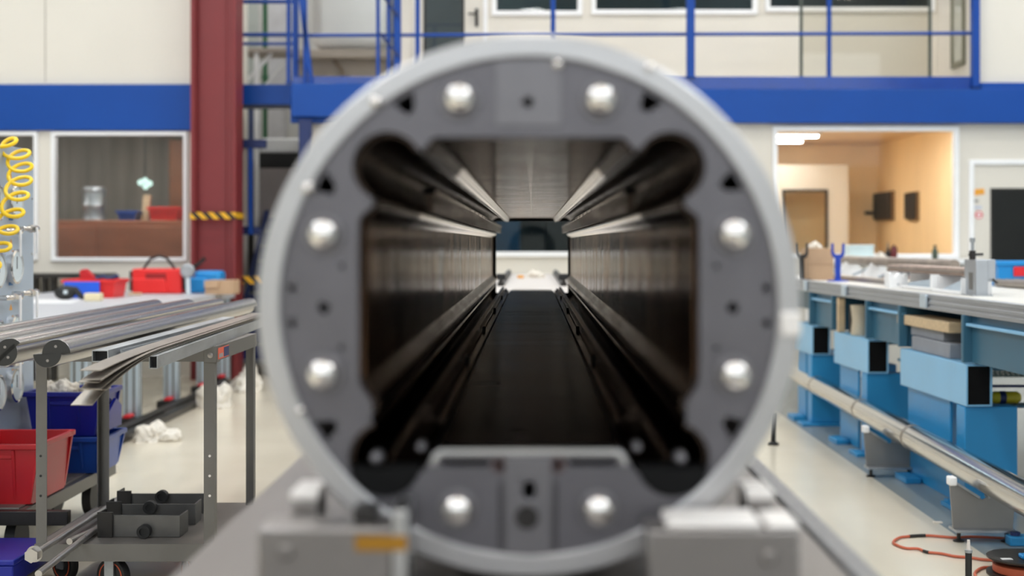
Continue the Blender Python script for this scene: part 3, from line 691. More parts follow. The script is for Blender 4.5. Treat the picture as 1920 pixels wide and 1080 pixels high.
o = MB().box(U(1461), U(1499), YP - .012, YP + .02, V(630), V(584)).build('side_block', m_blockw, vs, .003); o['label'] = 'white block on the right of the rim'  # white block standing proud of the rim
# dark plugs filling the foot of the lower lobes
for f in (lambda p: p, mir):
    pl = [p for p in arc(722, 862, 69, 14, 166)]
    MB().prism(w2(f(pl)), YP - .004, YP + .05, 'y').build('corner_plug', m_plug, vs, .002)

# the bore: roof, walls, corner channels, floor, in segments
NSEG = 10
Y_L = 7.4
y0 = YP + .022; L = (Y_L - y0) / NSEG
roof = toothA[::-1] + mir(toothA)
roofc = [(815, 257), (992, 257), (1169, 257)]
lw = toothB + wallL[1:] + toothC[1:]
for k in range(NSEG):
    a, b = y0 + k * L + .003, y0 + (k + 1) * L - .003
    MB().sheet(w2(roofc), a, b, .005).build('roof_panel', m_roofl, vs)
    for f in (lambda p: p, mir):
        wl_ = w2(f(wallL)); MB().sheet(wl_ if f is not mir else wl_[::-1], a, b, .005).build('wall_panel', m_liner, vs)
    MB().box(U(816), U(1168), a, b, V(852), V(846)).build('floor_plate', m_floorpl, vs)
    if k >= 4:
        for xx in (672, 1312):
            xa, xb = sorted((U(xx), U(xx + (2 if xx < 992 else -2))))
            MB().box(xa, xb, b - .022, b - .002, V(712), V(414)).build('seam_glint_strip', m_seam_glint, vs)  # pale strips stand for the lit edges of the panel seams
MB().box(U(991), U(993.5), y0, Y_L, V(258.2), V(257.2)).build('roof_glint_strip', m_strip, vs)  # bright strip stands for a reflection line along the roof
for f in (lambda p: p, mir):
    def sh(pts, t, nm, m, ya=None, yb=None):
        p = w2(f(pts)); p = p if f is not mir else p[::-1]
        return MB().sheet(p, ya or y0, yb or Y_L, t).build(nm, m, vs, ang=50)
    sh(lobeT, .005, 'corner_channel', m_liner_dark)
    sh(lobeB, .005, 'corner_channel', m_liner_dark)
    for tt in (toothA, toothB):
        sh(tt, .005, 'ridge_shaded_end', m_liner_dark, y0, 2.35)  # near ends in dark metal, shade put into the material
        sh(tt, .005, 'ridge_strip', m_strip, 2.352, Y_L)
    sh(toothC, .005, 'ridge_strip', m_liner_dark)
    # perforated conduits in the upper corner channels
    g = (lambda x: x) if f is not mir else (lambda x: 1984 - x)
    xa, xb = sorted((U(g(724)), U(g(752)))); 
    MB().box(xa - .0005, xb + .0005, 2.28, 2.3, V(331.5), V(317.5)).build('conduit_dark_cap', m_plug, vs)  # black piece added to hide the conduit's lit front end
    MB().box(xa + .004, xb - .004, 2.3, Y_L - .1, V(378), V(331)).build('conduit_web', m_liner_dark, vs)
    q = MB().box(xa, xb, 2.3, Y_L - .1, V(331), V(318)); cdt = q.build('conduit', m_strip, vs, .001)
    for k in range(13):
        for dz in (321.5, 327.5):
            xi = xb if f is not mir else xa
            MB().cyl((xi - .0008, 3.6 + k * .29, V(dz)), (xi + .0008, 3.6 + k * .29, V(dz)), .003, seg=8).build('conduit_hole', m_black, cdt)
    # guide rails along the floor
    xa, xb = sorted((U(g(742)), U(g(782)))); xc, xd = sorted((U(g(752)), U(g(772))))
    MB().box(xa, xb, 2.0, Y_L - .02, V(852), V(836)).box(xc, xd, 2.0, Y_L - .02, V(836), V(815)).build('guide_rail', m_liner_dark, vs, .001)
    xa, xb = sorted((U(g(786)), U(g(808))))
    MB().box(xa, xb, 2.0, Y_L - .02, V(856), V(842)).build('side_rail', m_liner_dark, vs, .001)
    for y in (2.9, 3.9, 5.0, 6.2, 7.2):
        xe, xf = sorted((U(g(782)), U(g(796)))); MB().box(xe, xf, y, y + .05, V(842), V(818)).build('rail_clamp', m_black, vs, .002)
MB().box(U(826), U(1158), 7.45, 7.69, V(856), V(847)).build('end_tray', M('pale_tray', (206, 198, 192), .4, var=.04), vs)
e = Y_L / F
MB().prism(circ(VC[0], VC[1], .305, 72), Y_L + .005, Y_L + .025, 'y', [[((x - CX) * e, H - (y - CY) * e) for x, y in ((930, 415), (1065, 415), (1065, 549), (930, 549))]]).build('far_frame', m_black, vs)

# supports of the vessel
def block(name, label, x0, x1, y0, y1, z0, z1, mat):
    t = thing(name, label, 'support block', ((x0 + x1) / 2, (y0 + y1) / 2, z0))
    return t
fy = 1.60
t = block('support_block', 'grey steel support block with amber tape at the left foot of the vessel', X(480, fy), X(762, fy), fy, 1.678, TT, 0, m_block)
zt = Z(990, fy)
MB().box(X(482, fy), X(735, fy), fy, 1.678, TT, zt).build('body', m_block, t, .004)
MB().box(X(736, fy), X(764, fy), fy - .004, 1.678, TT, Z(955, fy)).build('upright_strip', m_alu, t, .002)
MB().box(X(667, fy), X(764, fy), fy - .0055, fy - .0045, Z(1031, fy), Z(1003, fy)).build('amber_tape', m_tape, t)
MB().box(X(655, fy), X(700, fy), fy + .03, 1.67, zt, Z(962, fy)).build('spacer', m_dark, t, .003)
MB().lathe([(0, -.006), (10 * s_, -.006), (14 * s_, -.003), (15 * s_, 0), (15 * s_, .005)], (X(535, fy), fy, Z(1035, fy)), 'y', 24).build('cap_screw', m_block, t)
t = block('support_block', 'grey steel support block with its lit top painted pale at the right foot of the vessel', X(1210, fy), X(1500, fy), fy, 1.68, TT, 0, m_block)
MB().box(X(1214, fy), X(1500, fy), fy, 1.678, TT, Z(994, fy)).build('body', m_block, t, .004)
MB().box(X(1250, fy), X(1428, fy), fy - .001, 1.678, Z(994, fy), Z(977, fy)).build('lit_top', m_blockw, t, .004)  # pale material on top stands for overhead light on that face
MB().box(X(1438, fy), X(1500, fy), fy - .001, 1.678, Z(994, fy), Z(980, fy)).build('lit_top', m_blockw, t, .004)
MB().lathe([(0, -.006), (10 * s_, -.006), (14 * s_, -.003), (15 * s_, 0), (15 * s_, .005)], (X(1442, fy), fy, Z(1046, fy)), 'y', 24).build('cap_screw', m_block, t)
for sg, lb in ((-1, 'left'), (1, 'right')):
    t = block('wedge_block', 'small pale topped block wedged under the ' + lb + ' flank of the vessel', sg * .27, sg * .27, 1.69, 1.76, TT, 0, m_block)
    xa, xb = sorted((sg * .257, sg * .288))
    MB().box(xa, xb, 1.70, 1.78, TT, .942).build('body', m_block, t, .003)
    MB().box(xa - .001, xb + .001, 1.699, 1.781, .942, .953).build('lit_cap', m_blockw, t, .002)  # pale cap on the grey body carries the overhead light
    xa, xb = sorted((sg * .19, sg * .245))
    MB().box(xa, xb, 1.72, 1.84, TT, .895).build('base_step', m_block, t, .003)
# saddle further back
for y in (2.6, 5.0, 7.2):
    t = thing('saddle_cradle', 'steel cradle under the vessel, ' + {2.6: 'nearest the flange', 5.0: 'at mid length', 7.2: 'at the far end'}[y], 'cradle', (0, y, TT))
    lo = [(-.26, TT), (.26, TT), (.26, TT + .06)] + [(VC[0] + .3185 * math.sin(q), VC[1] - .3185 * math.cos(q)) for q in [math.radians(50 - 10 * i) for i in range(11)]] + [(-.26, TT + .06)]
    MB().prism(lo, y, y + .06, 'y').build('body', m_block, t)

# outfeed table beyond the vessel with rails, rag and orange bits
ot = thing('outfeed_table', 'pale table beyond the far end of the bore', 'table', (0, 10.5, 0))
OZ = .975
MB().box(-.34, .34, 7.7, 12.6, OZ - .05, OZ).build('top', M('pale_table_top', (222, 214, 208), .4, var=.03), ot, .004)
for y in (9.2, 12.3):
    for x in (-.3, .3): MB().box(x - .03, x + .03, y - .03, y + .03, 0, OZ - .05).build('leg', m_leg, ot)
for sg, lb in ((-1, 'left'), (1, 'right')):
    t = thing('linear_rail', 'dark rail on the pale table beyond the bore, ' + lb + ' one', 'rail', (sg * .215, 10, OZ))
    xa = sg * .2
    MB().box(xa - .02, xa + .02, 9.0, 12.4, OZ, OZ + .02).build('base', m_dark, t); MB().box(xa - .012, xa + .012, 9.0, 12.4, OZ + .02, OZ + .04).build('track', m_dark, t)
    MB().box(xa - .03, xa + .03, 9.05, 9.2, OZ + .04, OZ + .075).build('carriage', m_black, t, .004)
cloth('rag', (.02, 11.2, OZ), (.15, .22, .06), 3, m_rag, 'white crumpled rag on the pale table beyond the bore')
for px, lb in ((935, 'left'), (976, 'right')):
    tag(MB().box(X(px - 6, 11), X(px + 6, 11), 11, 11.05, OZ, OZ + .022).build('clamp_pad', m_orange, bevel=.006), 'small orange pad on the pale table beyond the bore, ' + lb + ' one', 'pad')

# ================================================================== LEFT: TROLLEY WITH BARS
YF, YR = 5.0, 5.74
xl, xr = -1.745, -1.117
tr = thing('trolley', 'grey steel trolley on castors carrying long bars, left of the vessel', 'trolley', ((xl + xr) / 2, 5.35, 0))
def angle_leg(x, y, sx, sy, bright):
    q = MB()
    pts = [(x, y), (x + sx * .038, y), (x + sx * .038, y + sy * .004), (x + sx * .004, y + sy * .004), (x + sx * .004, y + sy * .038), (x, y + sy * .038)]
    q.prism(pts, .13, .875, 'z'); lg = q.build('leg', m_cart, tr)
    yy = y - .0008 if sy > 0 else y + sy * 0 - .0008
    ho = MB()
    for z in ((.56, .50, .44) if y > 5.3 else (.50, .43, .36)):
        ho.cyl((x + sx * .017, y - .0012, z - (.0 if y < 5.3 else .02)), (x + sx * .017, y + .002, z - (.0 if y < 5.3 else .02)), .0045, seg=12)
    hh = ho.build('bolt_hole', m_blockw if bright else m_black, lg)
for x, y, sx, sy, br_ in ((xl, YF, 1, 1, 0), (xr, YF, -1, 1, 1), (xl, YR, 1, -1, 0), (xr, YR, -1, -1, 1)): angle_leg(x, y, sx, sy, br_)
MB().box(xl - .004, xr + .004, YF - .004, YF, .832, .884).build('top_rail', m_cart, tr)
MB().box(xl - .004, xr + .004, YR, YR + .004, .832, .884).build('top_rail', m_cart, tr)
MB().box(xr, xr + .004, YF, YR, .832, .884).build('top_rail', m_cart, tr)
MB().box(xl - .004, xl, YF, YR, .832, .884).build('top_rail', m_cart, tr)
MB().box(xl, xr, YF, YR, .880, .884).build('top_sheet', m_shelf, tr)
MB().box(xr - .036, xr + .009, YF - .009, YF - .004, .828, .888).box(xr + .004, xr + .009, YF - .004, YF + .05, .828, .888).build('corner_bracket', m_cart, tr, .002)
MB().lathe([(.009, 0), (.01, -.004), (.004, -.006), (0, -.006)], (xr - .012, YF - .009, .855), 'y', 16).build('corner_bolt', m_block, tr)
o = MB().box(xr + .0092, xr + .0102, YF + .014, YF + .19, .838, .878).build('maker_label', M('label_orange', (216, 92, 66), .5), tr); o['label'] = 'orange label plate'
o2 = MB().box(xr + .0102, xr + .0108, YF + .105, YF + .187, .841, .875).build('label_field', m_navy, o)
o2 = MB().box(xr + .0102, xr + .0108, YF + .025, YF + .09, .843, .857).build('label_field', m_mauve, o)
SZ = .19
MB().box(xl, xr, YF, YR + .05, SZ - .004, SZ).build('lower_shelf', m_shelf, tr)
MB().box(xl - .004, xr + .004, YF - .004, YF, SZ - .06, SZ + .001).build('shelf_lip', m_cart, tr)
MB().box(xl - .004, xr + .004, YR + .05, YR + .054, SZ - .06, SZ + .001).build('shelf_lip', m_cart, tr)
MB().box(xl - .004, xl, YF, YR + .05, SZ - .06, SZ + .001).build('shelf_lip', m_cart, tr)
MB().box(xr, xr + .004, YF, YR + .05, SZ - .06, SZ + .001).build('shelf_lip', m_cart, tr)
for x, y, cr in ((X(122, 5.25), 5.25, .9), (X(213, 5.06), 5.06, 1.15), (xr - .1, YF + .08, .6), (xr - .1, YR - .05, .4)):
    CM = Matrix.Translation((x, y, 0)) @ Matrix.Rotation(cr, 4, 'Z') @ Matrix.Translation((-x, -y, 0))
    w = MB().lathe([(.02, -.016), (.045, -.017), (.062, -.016), (.066, -.008), (.066, .008), (.062, .016), (.045, .017), (.02, .016)], (x, y, .066), 'x', 32, closed=True).build('castor', m_black, tr, mtx=CM)
    MB().lathe([(.047, -.0176), (.051, -.0176), (.051, .0176), (.047, .0176)], (x, y, .066), 'x', 32, closed=True).build('castor_ring', M('castor_orange', (196, 86, 52), .5), w, mtx=CM)
    MB().cyl((x - .018, y, .066), (x + .018, y, .066), .021, seg=18).build('castor_hub', m_cart, w, mtx=CM)
    MB().box(x - .026, x - .02, y - .02, y + .02, .05, .13).box(x + .02, x + .026, y - .02, y + .02, .05, .13).box(x - .026, x + .026, y - .025, y + .025, .122, .13).build('castor_fork', m_galv, w, mtx=CM)
# round bars: two half rounds each, slipped sideways
def half(cx, cz, r, up, y0, y1, rot, n=22):
    a0 = rot if up else rot + PI
    pts = [(cx + r * math.cos(a0 + PI * i / n), cz + r * math.sin(a0 + PI * i / n)) for i in range(n + 1)]
    return MB().prism(pts, y0, y1, 'y')
BZ = .884
bars = [(-1.402, -1.452, 4.15, 7.25, 'front split steel bar, nearest the vessel'), (-1.552, -1.600, 4.2, 7.2, 'second split steel bar from the vessel, cut by the left edge'),
        (-1.690, -1.745, 4.3, 7.15, 'third split steel bar from the vessel'), (-1.83, -1.895, 4.3, 7.1, 'rearmost split steel bar, beside the grey bench')]
R_ = .0415
for i, (xa, xb, ya, yb, lb) in enumerate(bars):
    t = thing('steel_bar', lb + ', lying across the trolley', 'bar', (xa, ya, BZ), 'split round bars on the trolley')
    rot = (.06, .75, .3, .1)[i]
    sh = math.atan2(xb - xa, yb - ya)
    for up in (True, False):
        dx = (.013 if up else -.013) * math.cos(rot); 
        q = half(dx, R_, R_, up, 0, yb - ya - (.0 if up else -.05), rot)
        mt = Matrix.Translation((xa, ya, BZ + .001)) @ Matrix.Rotation(-sh, 4, 'Z')
        hb = q.build('half_round', m_bar, t, .0012, mtx=mt)
        q = half(dx, R_, R_ - .0006, up, -.0015, 0, rot); q.build('end_face', m_barend, hb, mtx=mt)
        a = rot + (PI / 2 if up else -PI / 2)
        hx, hz = dx + math.cos(a) * R_ * .5, R_ + math.sin(a) * R_ * .5
        q = MB().cyl((hx, -.003, hz), (hx, -.0016, hz), .0042, seg=12); q.build('tapped_hole', m_block, hb, mtx=mt)
# galvanised box section and channel lying beside the bars
def boxsec(name, xa, ya, xb, yb, z, w, h, t_, label, mat=m_galv, cat='steel section'):
    o = thing(name, label, cat, (xa, ya, z)); sh = math.atan2(xb - xa, yb - ya); L_ = math.hypot(xb - xa, yb - ya)
    mt = Matrix.Translation((xa, ya, z)) @ Matrix.Rotation(-sh, 4, 'Z')
    MB().prism(rect(-w / 2, w / 2, 0, h), 0, L_, 'y', [rect(-w / 2 + t_, w / 2 - t_, t_, h - t_)]).build('tube', mat, o, mtx=mt)
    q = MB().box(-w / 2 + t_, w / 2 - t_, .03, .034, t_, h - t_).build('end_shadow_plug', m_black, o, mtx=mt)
    return o
boxsec('box_section', -1.322, 4.35, -1.345, 6.3, BZ + .001, .05, .036, .003, 'galvanised box section with dark open end beside the front bar')
boxsec('box_section', -1.098, 4.12, -1.2, 6.7, BZ + .001, .024, .037, .002, 'long galvanised box section along the trolley edge under flat strips')
t = thing('steel_channel', 'flat galvanised channel between the two box sections', 'steel section', (-1.21, 4.45, BZ))
mt = Matrix.Translation((-1.255, 4.45, BZ + .001)) @ Matrix.Rotation(-.012, 4, 'Z')
MB().prism([(-.03, 0), (.035, 0), (.035, .03), (.032, .03), (.032, .003), (-.032, .003), (-.032, .03), (-.035, .03)], 0, 1.9, 'y').build('channel', m_galv, t, mtx=mt)
# fanned flat strips with drooping near ends
for k in range(6):
    droop = (.014, .03, .040, .05, .06, .075)[k]; dx = (0, .012, -.004, .006, .01, -.008)[k]
    zz = BZ + .039 + (5 - k) * .0028; q = MB(); n = 18
    ya = 3.62 - (.0, .03, .0, .02, -.02, .05)[k]; yb = 6.3
    lo = []; hi = []
    for i in range(n + 1):
        f = i / n; y = ya + (yb - ya) * f ** 1.3
        d = max(0, (4.3 - y) / .7); z = zz - droop * d * d
        x = -1.125 + dx - .033 * (y - 3.62)
        lo.append((x, y, z))
    va = [[q.bm.verts.new((x + sx, y, z + sz)) for sx, sz in ((-.027, 0), (.027, 0), (.027, .0018), (-.027, .0018))] for x, y, z in lo]
    for a, b in zip(va[:-1], va[1:]):
        for j in range(4): q.bm.faces.new((a[j], a[(j + 1) % 4], b[(j + 1) % 4], b[j]))
    q.bm.faces.new(va[0]); q.bm.faces.new(va[-1])
    o = q.build('steel_strip', m_flat)
    tag(o, ('topmost', 'second', 'third', 'fourth', 'fifth', 'lowest')[k] + ' flat steel strip of the fanned stack drooping over the trolley front', 'steel strip', 'flat steel strips')
# lower shelf: three angle brackets with round bosses, rods
m_boss = m_black
for i, (y, xa, xb, z0, lb, rz) in enumerate(((5.12, X(181, 5.1), X(336, 5.1), SZ, 'nearest', -.03), (5.33, X(196, 5.3), X(362, 5.3), SZ, 'middle', .02), (5.56, X(212, 5.5), X(384, 5.5), SZ, 'farthest', 0.))):
    t = thing('bracket', 'dark U shaped steel bracket with round boss on the lower shelf, ' + lb + ' one', 'bracket', (xa, y, z0), 'steel brackets on the lower shelf')
    w = xb - xa; hgt = .078
    mt = Matrix.Translation((xa, y, z0 + .001)) @ Matrix.Rotation(rz, 4, 'Z')
    MB().box(.03, w, 0, .008, 0, hgt).build('long_plate', m_bracket, t, .001, mtx=mt)
    MB().box(w - .006, w, .008, .11, 0, hgt).build('end_plate', m_bracket, t, .001, mtx=mt)
    MB().box(.0, .055, -.012, .0, 0, hgt + .012).box(0, .006, 0, .08, 0, hgt + .01).build('end_plate', m_dark, t, .001, mtx=mt)
    bx, bz = (w * .58, .024) if i == 0 else (w * .5, hgt + .004)
    MB().lathe([(.014, -.03), (.024, -.03), (.024, 0), (.014, 0)], (bx, -.0005, bz if i == 0 else bz - .012), 'y', 28, closed=True).lathe([(0, -.022), (.014, -.022), (.014, 0), (0, 0)], (bx, -.0005, bz if i == 0 else bz - .012), 'y', 20).build('round_boss', m_boss, t, mtx=mt)
def rod(pa, pb, r, label, collar=True, head=0):
    t = thing('threaded_rod', label, 'rod', pa); MB().cyl(pa, pb, r, seg=16).build('shaft', m_rod, t)
    d = (Vector(pb) - Vector(pa)).normalized()
    if collar: MB().cyl(Vector(pb) - d * .03, Vector(pb) + d * .012, r * 1.7, seg=6).build('nut', m_rod, t)
    if head:
        MB().cyl(Vector(pa) - d * .02, Vector(pa) + d * .012, head, seg=6).build('nut', m_rod, t); MB().cyl(Vector(pa) + d * .012, Vector(pa) + d * .018, head * 1.15, seg=20).build('washer', m_rod, t)
rod((X(62, 4.72), 4.72, .214), (X(222, 5.72), 5.72, .214), .011, 'steel rod with big hex nut poking out past the trolley leg', head=.024)
rod((X(72, 4.5), 4.5, .202), (X(246, 5.72), 5.72, .206), .0115, 'longest steel rod slanting across the lower shelf and overhanging')
rod((X(130, 4.98), 4.98, .2035), (X(206, 5.3), 5.3, .2035), .0115, 'short steel rod nearest the brackets on the lower shelf', collar=False)

# ------------------------------------------------------------------ bins on the low cart
ct = thing('low_cart', 'low grey cart holding red and blue bins at the left edge', 'cart', (-2.3, 6.2, 0))
CZ = .225
MB().box(-2.25, -1.985, 5.5, 6.68, CZ - .02, CZ).build('deck', m_shelf, ct, .003)
MB().box(-2.25, -1.78, 5.45, 5.49, CZ - .06, CZ - .005).build('front_rail', m_dark, ct, .003)
MB().box(-1.985, -1.955, 5.49, 6.68, CZ - .06, CZ - .005).build('side_rail', m_cart, ct, .003)
for x, y in ((-2.2, 5.6), (-2.03, 5.6), (-2.2, 6.55), (-2.03, 6.55)): MB().cyl((x - .02, y, .085), (x + .02, y, .085), .085, seg=24).build('castor', m_black, ct)
def pick_bin(name, mat, x0, x1, y0, y1, z0, z1, label, cut=.45, group=None):
    """stacking bin: tall back, front (right, +X) lowered, ribs and rim"""
    t = thing(name, label, 'bin', ((x0 + x1) / 2, (y0 + y1) / 2, z0), group); h = z1 - z0; s = .025; wl2 = .006
    q = MB()
    def ring(xa, xb, ya, yb, za, zb): return [q.bm.verts.new(p) for p in ((xa, ya, za), (xb, ya, zb), (xb, yb, zb), (xa, yb, za))]
    a = ring(x0 + s, x1 - s, y0 + s, y1 - s, z0, z0); b = ring(x0, x1, y0, y1, z1, z1)
    c = ring(x0 + wl2, x1 - wl2, y0 + wl2, y1 - wl2, z1, z1); d = ring(x0 + s + wl2, x1 - s - wl2, y0 + s + wl2, y1 - s - wl2, z0 + wl2, z0 + wl2)
    for u, v in ((a, b), (b, c), (c, d)):
        for i in range(4): q.bm.faces.new((u[i], u[(i + 1) % 4], v[(i + 1) % 4], v[i]))
    q.bm.faces.new(a); q.bm.faces.new(d); q.build('body', mat, t)
    MB().prism(rect(x0 - .012, x1 + .012, y0 - .012, y1 + .012), z1 - .018, z1 + .004, 'z', [rect(x0 + .003, x1 - .003, y0 + .003, y1 - .003)]).build('rim', mat, t, .003)
    for f in (.04, .96):
        yy = y0 + (y1 - y0) * f
        MB().prism([(x1 - s + .0, z0 + .005), (x1 + .008, z1 - .018), (x1 - .004, z1 - .018), (x1 - s - .006, z0 + .005)], yy - .009, yy + .009, 'y').build('rib', mat, t, .002)
    for f in (.3, .7):
        xx = x0 + (x1 - x0) * f
        MB().prism([(y0 + s, z0 + .005), (y0 - .006, z1 - .02), (y0 + .006, z1 - .02), (y0 + s + .008, z0 + .005)], xx - .006, xx + .006, 'x').build('rib', mat, t, .002)
    MB().box(x0 + (x1 - x0) * .32, x0 + (x1 - x0) * .68, y0 + .0, y0 + .012, z1 - .055, z1 - .04).build('label_ledge', mat, t, .002)
    return t
pick_bin('storage_bin', m_redbin, -2.24, -1.935, 5.55, 5.98, CZ, .46, 'large red stacking bin at the left edge behind the trolley leg')
pick_bin('storage_bin', m_bluebin2, -2.245, -1.9, 6.3, 6.62, CZ, .385, 'mid blue bin behind the red bin, under a darker blue one')
tbin = pick_bin('storage_bin', m_bluebin, -2.245, -1.915, 6.3, 6.6, .39, .585, 'dark blue bin full of rags stacked on the mid blue bin')
MB().prism([(6.32, .41), (6.58, .41), (6.58, .5), (6.5, .54), (6.32, .46)], -1.915, -1.9, 'x').build('side_lip', m_bluebin, tbin)
for i, (x, y, sx, m, lb) in enumerate(((-2.1, 6.42, .15, m_rag, 'pale rag bunched at the middle of the dark blue bin'), (-1.99, 6.43, .14, m_rag2, 'stained rag at the right end of the dark blue bin'), (-2.2, 6.42, .08, m_rag, 'white rag at the left end of the dark blue bin'))):
    cloth('rag', (x, y, .553), (sx, .18, .08), 11 + i, m, lb)
t = thing('storage_box', 'dark blue lidded box low at the left edge beside the trolley castor', 'box', (-2.05, 5.1, .06))
MB().box(-2.25, -1.80, 4.93, 5.3, .061, .13).build('body', m_bluebin, t, .006)
MB().box(-2.255, -1.795, 4.925, 5.305, .13, .15).build('lid', m_bluebin, t, .005)
dl = thing('dolly', 'low worn steel dolly under the lowest blue bin', 'dolly', (-2.1, 5.1, 0))
MB().box(-2.25, -1.80, 4.88, 5.35, .035, .06).build('deck', m_shelf, dl, .003)
for x in (-2.2, -1.9):
    for y in (4.96, 5.27): MB().cyl((x - .012, y, .018), (x + .012, y, .018), .018, seg=18).build('castor', m_black, dl)

# ------------------------------------------------------------------ gauge panel with coiled hose
XG = -2.28
gpn = thing('gauge_panel', 'tall pale blue steel panel with round gauges at the left edge', 'panel', (XG, 6, 0))
ye, zt_ = F * 2.28 / (CX - 63), 1.672
MB().prism([(5.0, .12), (ye, .12), (ye, zt_ - .05), (ye - .04, zt_), (5.0, zt_)], XG - .02, XG, 'x').build('plate', m_panel, gpn, .002)
MB().box(XG - .5, XG - .0, ye - .12, ye - .06, 0, .12).box(XG - .5, XG - .0, 5.1, 5.16, 0, .12).build('foot', m_dark, gpn)
for y in (ye - .1, 5.14): MB().box(XG - .075, XG - .022, y - .025, y + .025, .1, 1.5).build('upright', m_leg, gpn)
gz = [Z(378, 6.22), Z(500, 6.22), Z(622, 6.22), Z(722, 6.22)]
for ci, gy in enumerate((F * 2.25 / (CX - 33), F * 2.25 / (CX - 0))):
    for ri, z in enumerate(gz):
        z2 = z - .012 * ci
        g = MB().lathe([(0, 0), (.074, 0), (.076, .006), (.076, .03), (.068, .034), (.068, .026), (0, .026)], (XG, gy, z2), 'x', 36).build('gauge', m_chrome, gpn)
        MB().lathe([(0, .026), (.067, .026), (.067, .0275), (0, .0275)], (XG, gy, z2), 'x', 32).build('dial', m_gface, g)
        MB().box(XG + .0276, XG + .029, gy - .003, gy + .003, z2 - .01, z2 + .045).build('needle', m_black, g)
        if ri < 3:
            zv = z2 - .118
            vv = MB().tube([(XG, gy + .02, zv), (XG + .05, gy + .02, zv), (XG + .06, gy + .05, zv), (XG + .06, gy + .16, zv)], .011, 10).cyl((XG + .06, gy + .06, zv), (XG + .06, gy + .1, zv), .017, seg=6).cyl((XG + .06, gy + .13, zv), (XG + .06, gy + .15, zv), .016, seg=12).build('valve', m_chrome, gpn)
            MB().box(XG + .07, XG + .078, gy + .11, gy + .125, zv - .11, zv + .005).build('lever', m_white, vv, .002)
            MB().box(XG, XG + .002, gy - .022, gy + .022, z2 - .082, z2 - .055 + .012).build('blue_sticker', m_bsticker, gpn)
        MB().prism([(gy - .015, z2 + .095), (gy + .015, z2 + .095), (gy, z2 + .12)][::-1], XG, XG + .002, 'x').build('orange_sticker', m_orange, gpn)
sp = MB()
for z in (1.2, .8, 1.45): sp.cyl((XG, ye - .03, z), (XG + .006, ye - .03, z), .006, seg=10)
sp.build('rivets', m_chrome, gpn)
pts = []
path = [Vector((X(-30, 6.1), 6.1, Z(250, 6.1))), Vector((X(26, 6.15), 6.15, Z(280, 6.15))), Vector((X(38, 6.1), 6.1, Z(318, 6.1))), Vector((X(32, 6.0), 6.0, Z(360, 6.0))), Vector((X(18, 5.92), 5.92, Z(410, 5.92))), Vector((X(-2, 5.84), 5.84, Z(460, 5.84))), Vector((X(-30, 5.76), 5.76, Z(510, 5.76)))]
N = 420; turns = 9.5
def cr(i, t):
    p0, p1, p2, p3 = (path[max(0, min(len(path) - 1, i + k))] for k in (-1, 0, 1, 2))
    return .5 * ((2 * p1) + (p2 - p0) * t + (2 * p0 - 5 * p1 + 4 * p2 - p3) * t * t + (3 * p1 - p0 - 3 * p2 + p3) * t ** 3)
for i in range(N + 1):
    f = i / N * (len(path) - 1); k = min(len(path) - 2, int(f)); c = cr(k, f - k); a = 2 * PI * turns * i / N
    pts.append(c + Vector((math.cos(a) * .05, math.sin(a) * .032, math.sin(a) * .032)))
hs = MB().tube(pts, .0085, 8).build('coiled_hose', m_yellow)
tag(hs, 'yellow coiled air hose hanging in front of the gauge panel', 'hose')

# ------------------------------------------------------------------ grey work bench along the left
wb = thing('work_bench', 'long grey workbench with pale profile legs in front of the left office', 'bench', (-3.4, 9.5, 0))
BH = .81
MB().box(-4.3, -2.7, 6.9, 12.92, BH - .06, BH).build('top', m_bench, wb, .004)
MB().box(-4.25, -2.84, 12.84, 12.88, BH - .2, BH - .06).build('apron', m_leg, wb)
MB().box(-2.98, -2.94, 7.0, 12.84, BH - .15, BH - .06).build('apron', m_leg, wb)
for y in (7.6, 8.75, 9.87, 10.95, 12.03, 12.78):
    q = MB().box(-2.83, -2.72, y - .055, y + .055, .03, BH - .06)
    q.build('leg', m_leg, wb, .012)
    for k in (-.025, .025): MB().box(-2.721, -2.717, y + k - .006, y + k + .006, .05, BH - .07).box(-2.775 + k - .006, -2.775 + k + .006, y - .0565, y - .0545, .05, BH - .07).build('profile_groove', m_cart, wb)
for y in (7.1, 9.3, 11.4): MB().box(-4.2, -4.09, y - .05, y + .05, .03, BH - .06).build('leg', m_leg, wb, .01)
for y in (9.87, 10.95, 12.03, 12.78):
    fo = MB().box(-2.84, -2.73, y - .2, y - .06, 0, .05).build('foot', m_black, wb, .006)
    q = MB().box(-2.79, -2.74, y - .19, y - .07, .05, .075); q.build('foot_marker', m_redlabel, fo, .01)['label'] = 'red end marker'
lw_ = thing('floor_beam', 'long dark steel beam pair lying on the floor along the left bench', 'beam', (-2.6, 9, 0))
MB().box(-2.715, -2.64, 6.9, 12.4, .0, .05).build('flange', m_dark, lw_, .004)
MB().box(-2.61, -2.54, 6.9, 12.4, 0, .045).build('flange', m_dark, lw_, .004)
for y in (7, 8.6, 10.2, 11.8): MB().box(-2.64, -2.61, y, y + .3, .01, .035).build('spacer', m_shelf, lw_)
cloth('rag', (X(292, 9.0), 9.0, 0), (.3, .3, .12), 21, m_rag, 'white crumpled rag on the floor beside the dark floor beam')
cloth('rag', (X(408, 10.9), 10.8, 0), (.3, .25, .18), 22, m_rag, 'white rag heap on the floor behind the right trolley leg')
cloth('rag', (X(455, 11.8), 12.0, .0), (.3, .3, .2), 23, m_rag, 'white cloth bundle near the stairs beyond the trolley corner post')
cloth('rag', (X(205, 7.75), 7.7, 0), (.12, .12, .07), 24, m_rag, 'small bright white scrap beside the blue bins on the floor')
cloth('tissue_scrap', (X(92, 6.72), 6.72, 0), (.09, .07, .02), 25, m_rag, 'tiny white scrap on the floor below the red bin')

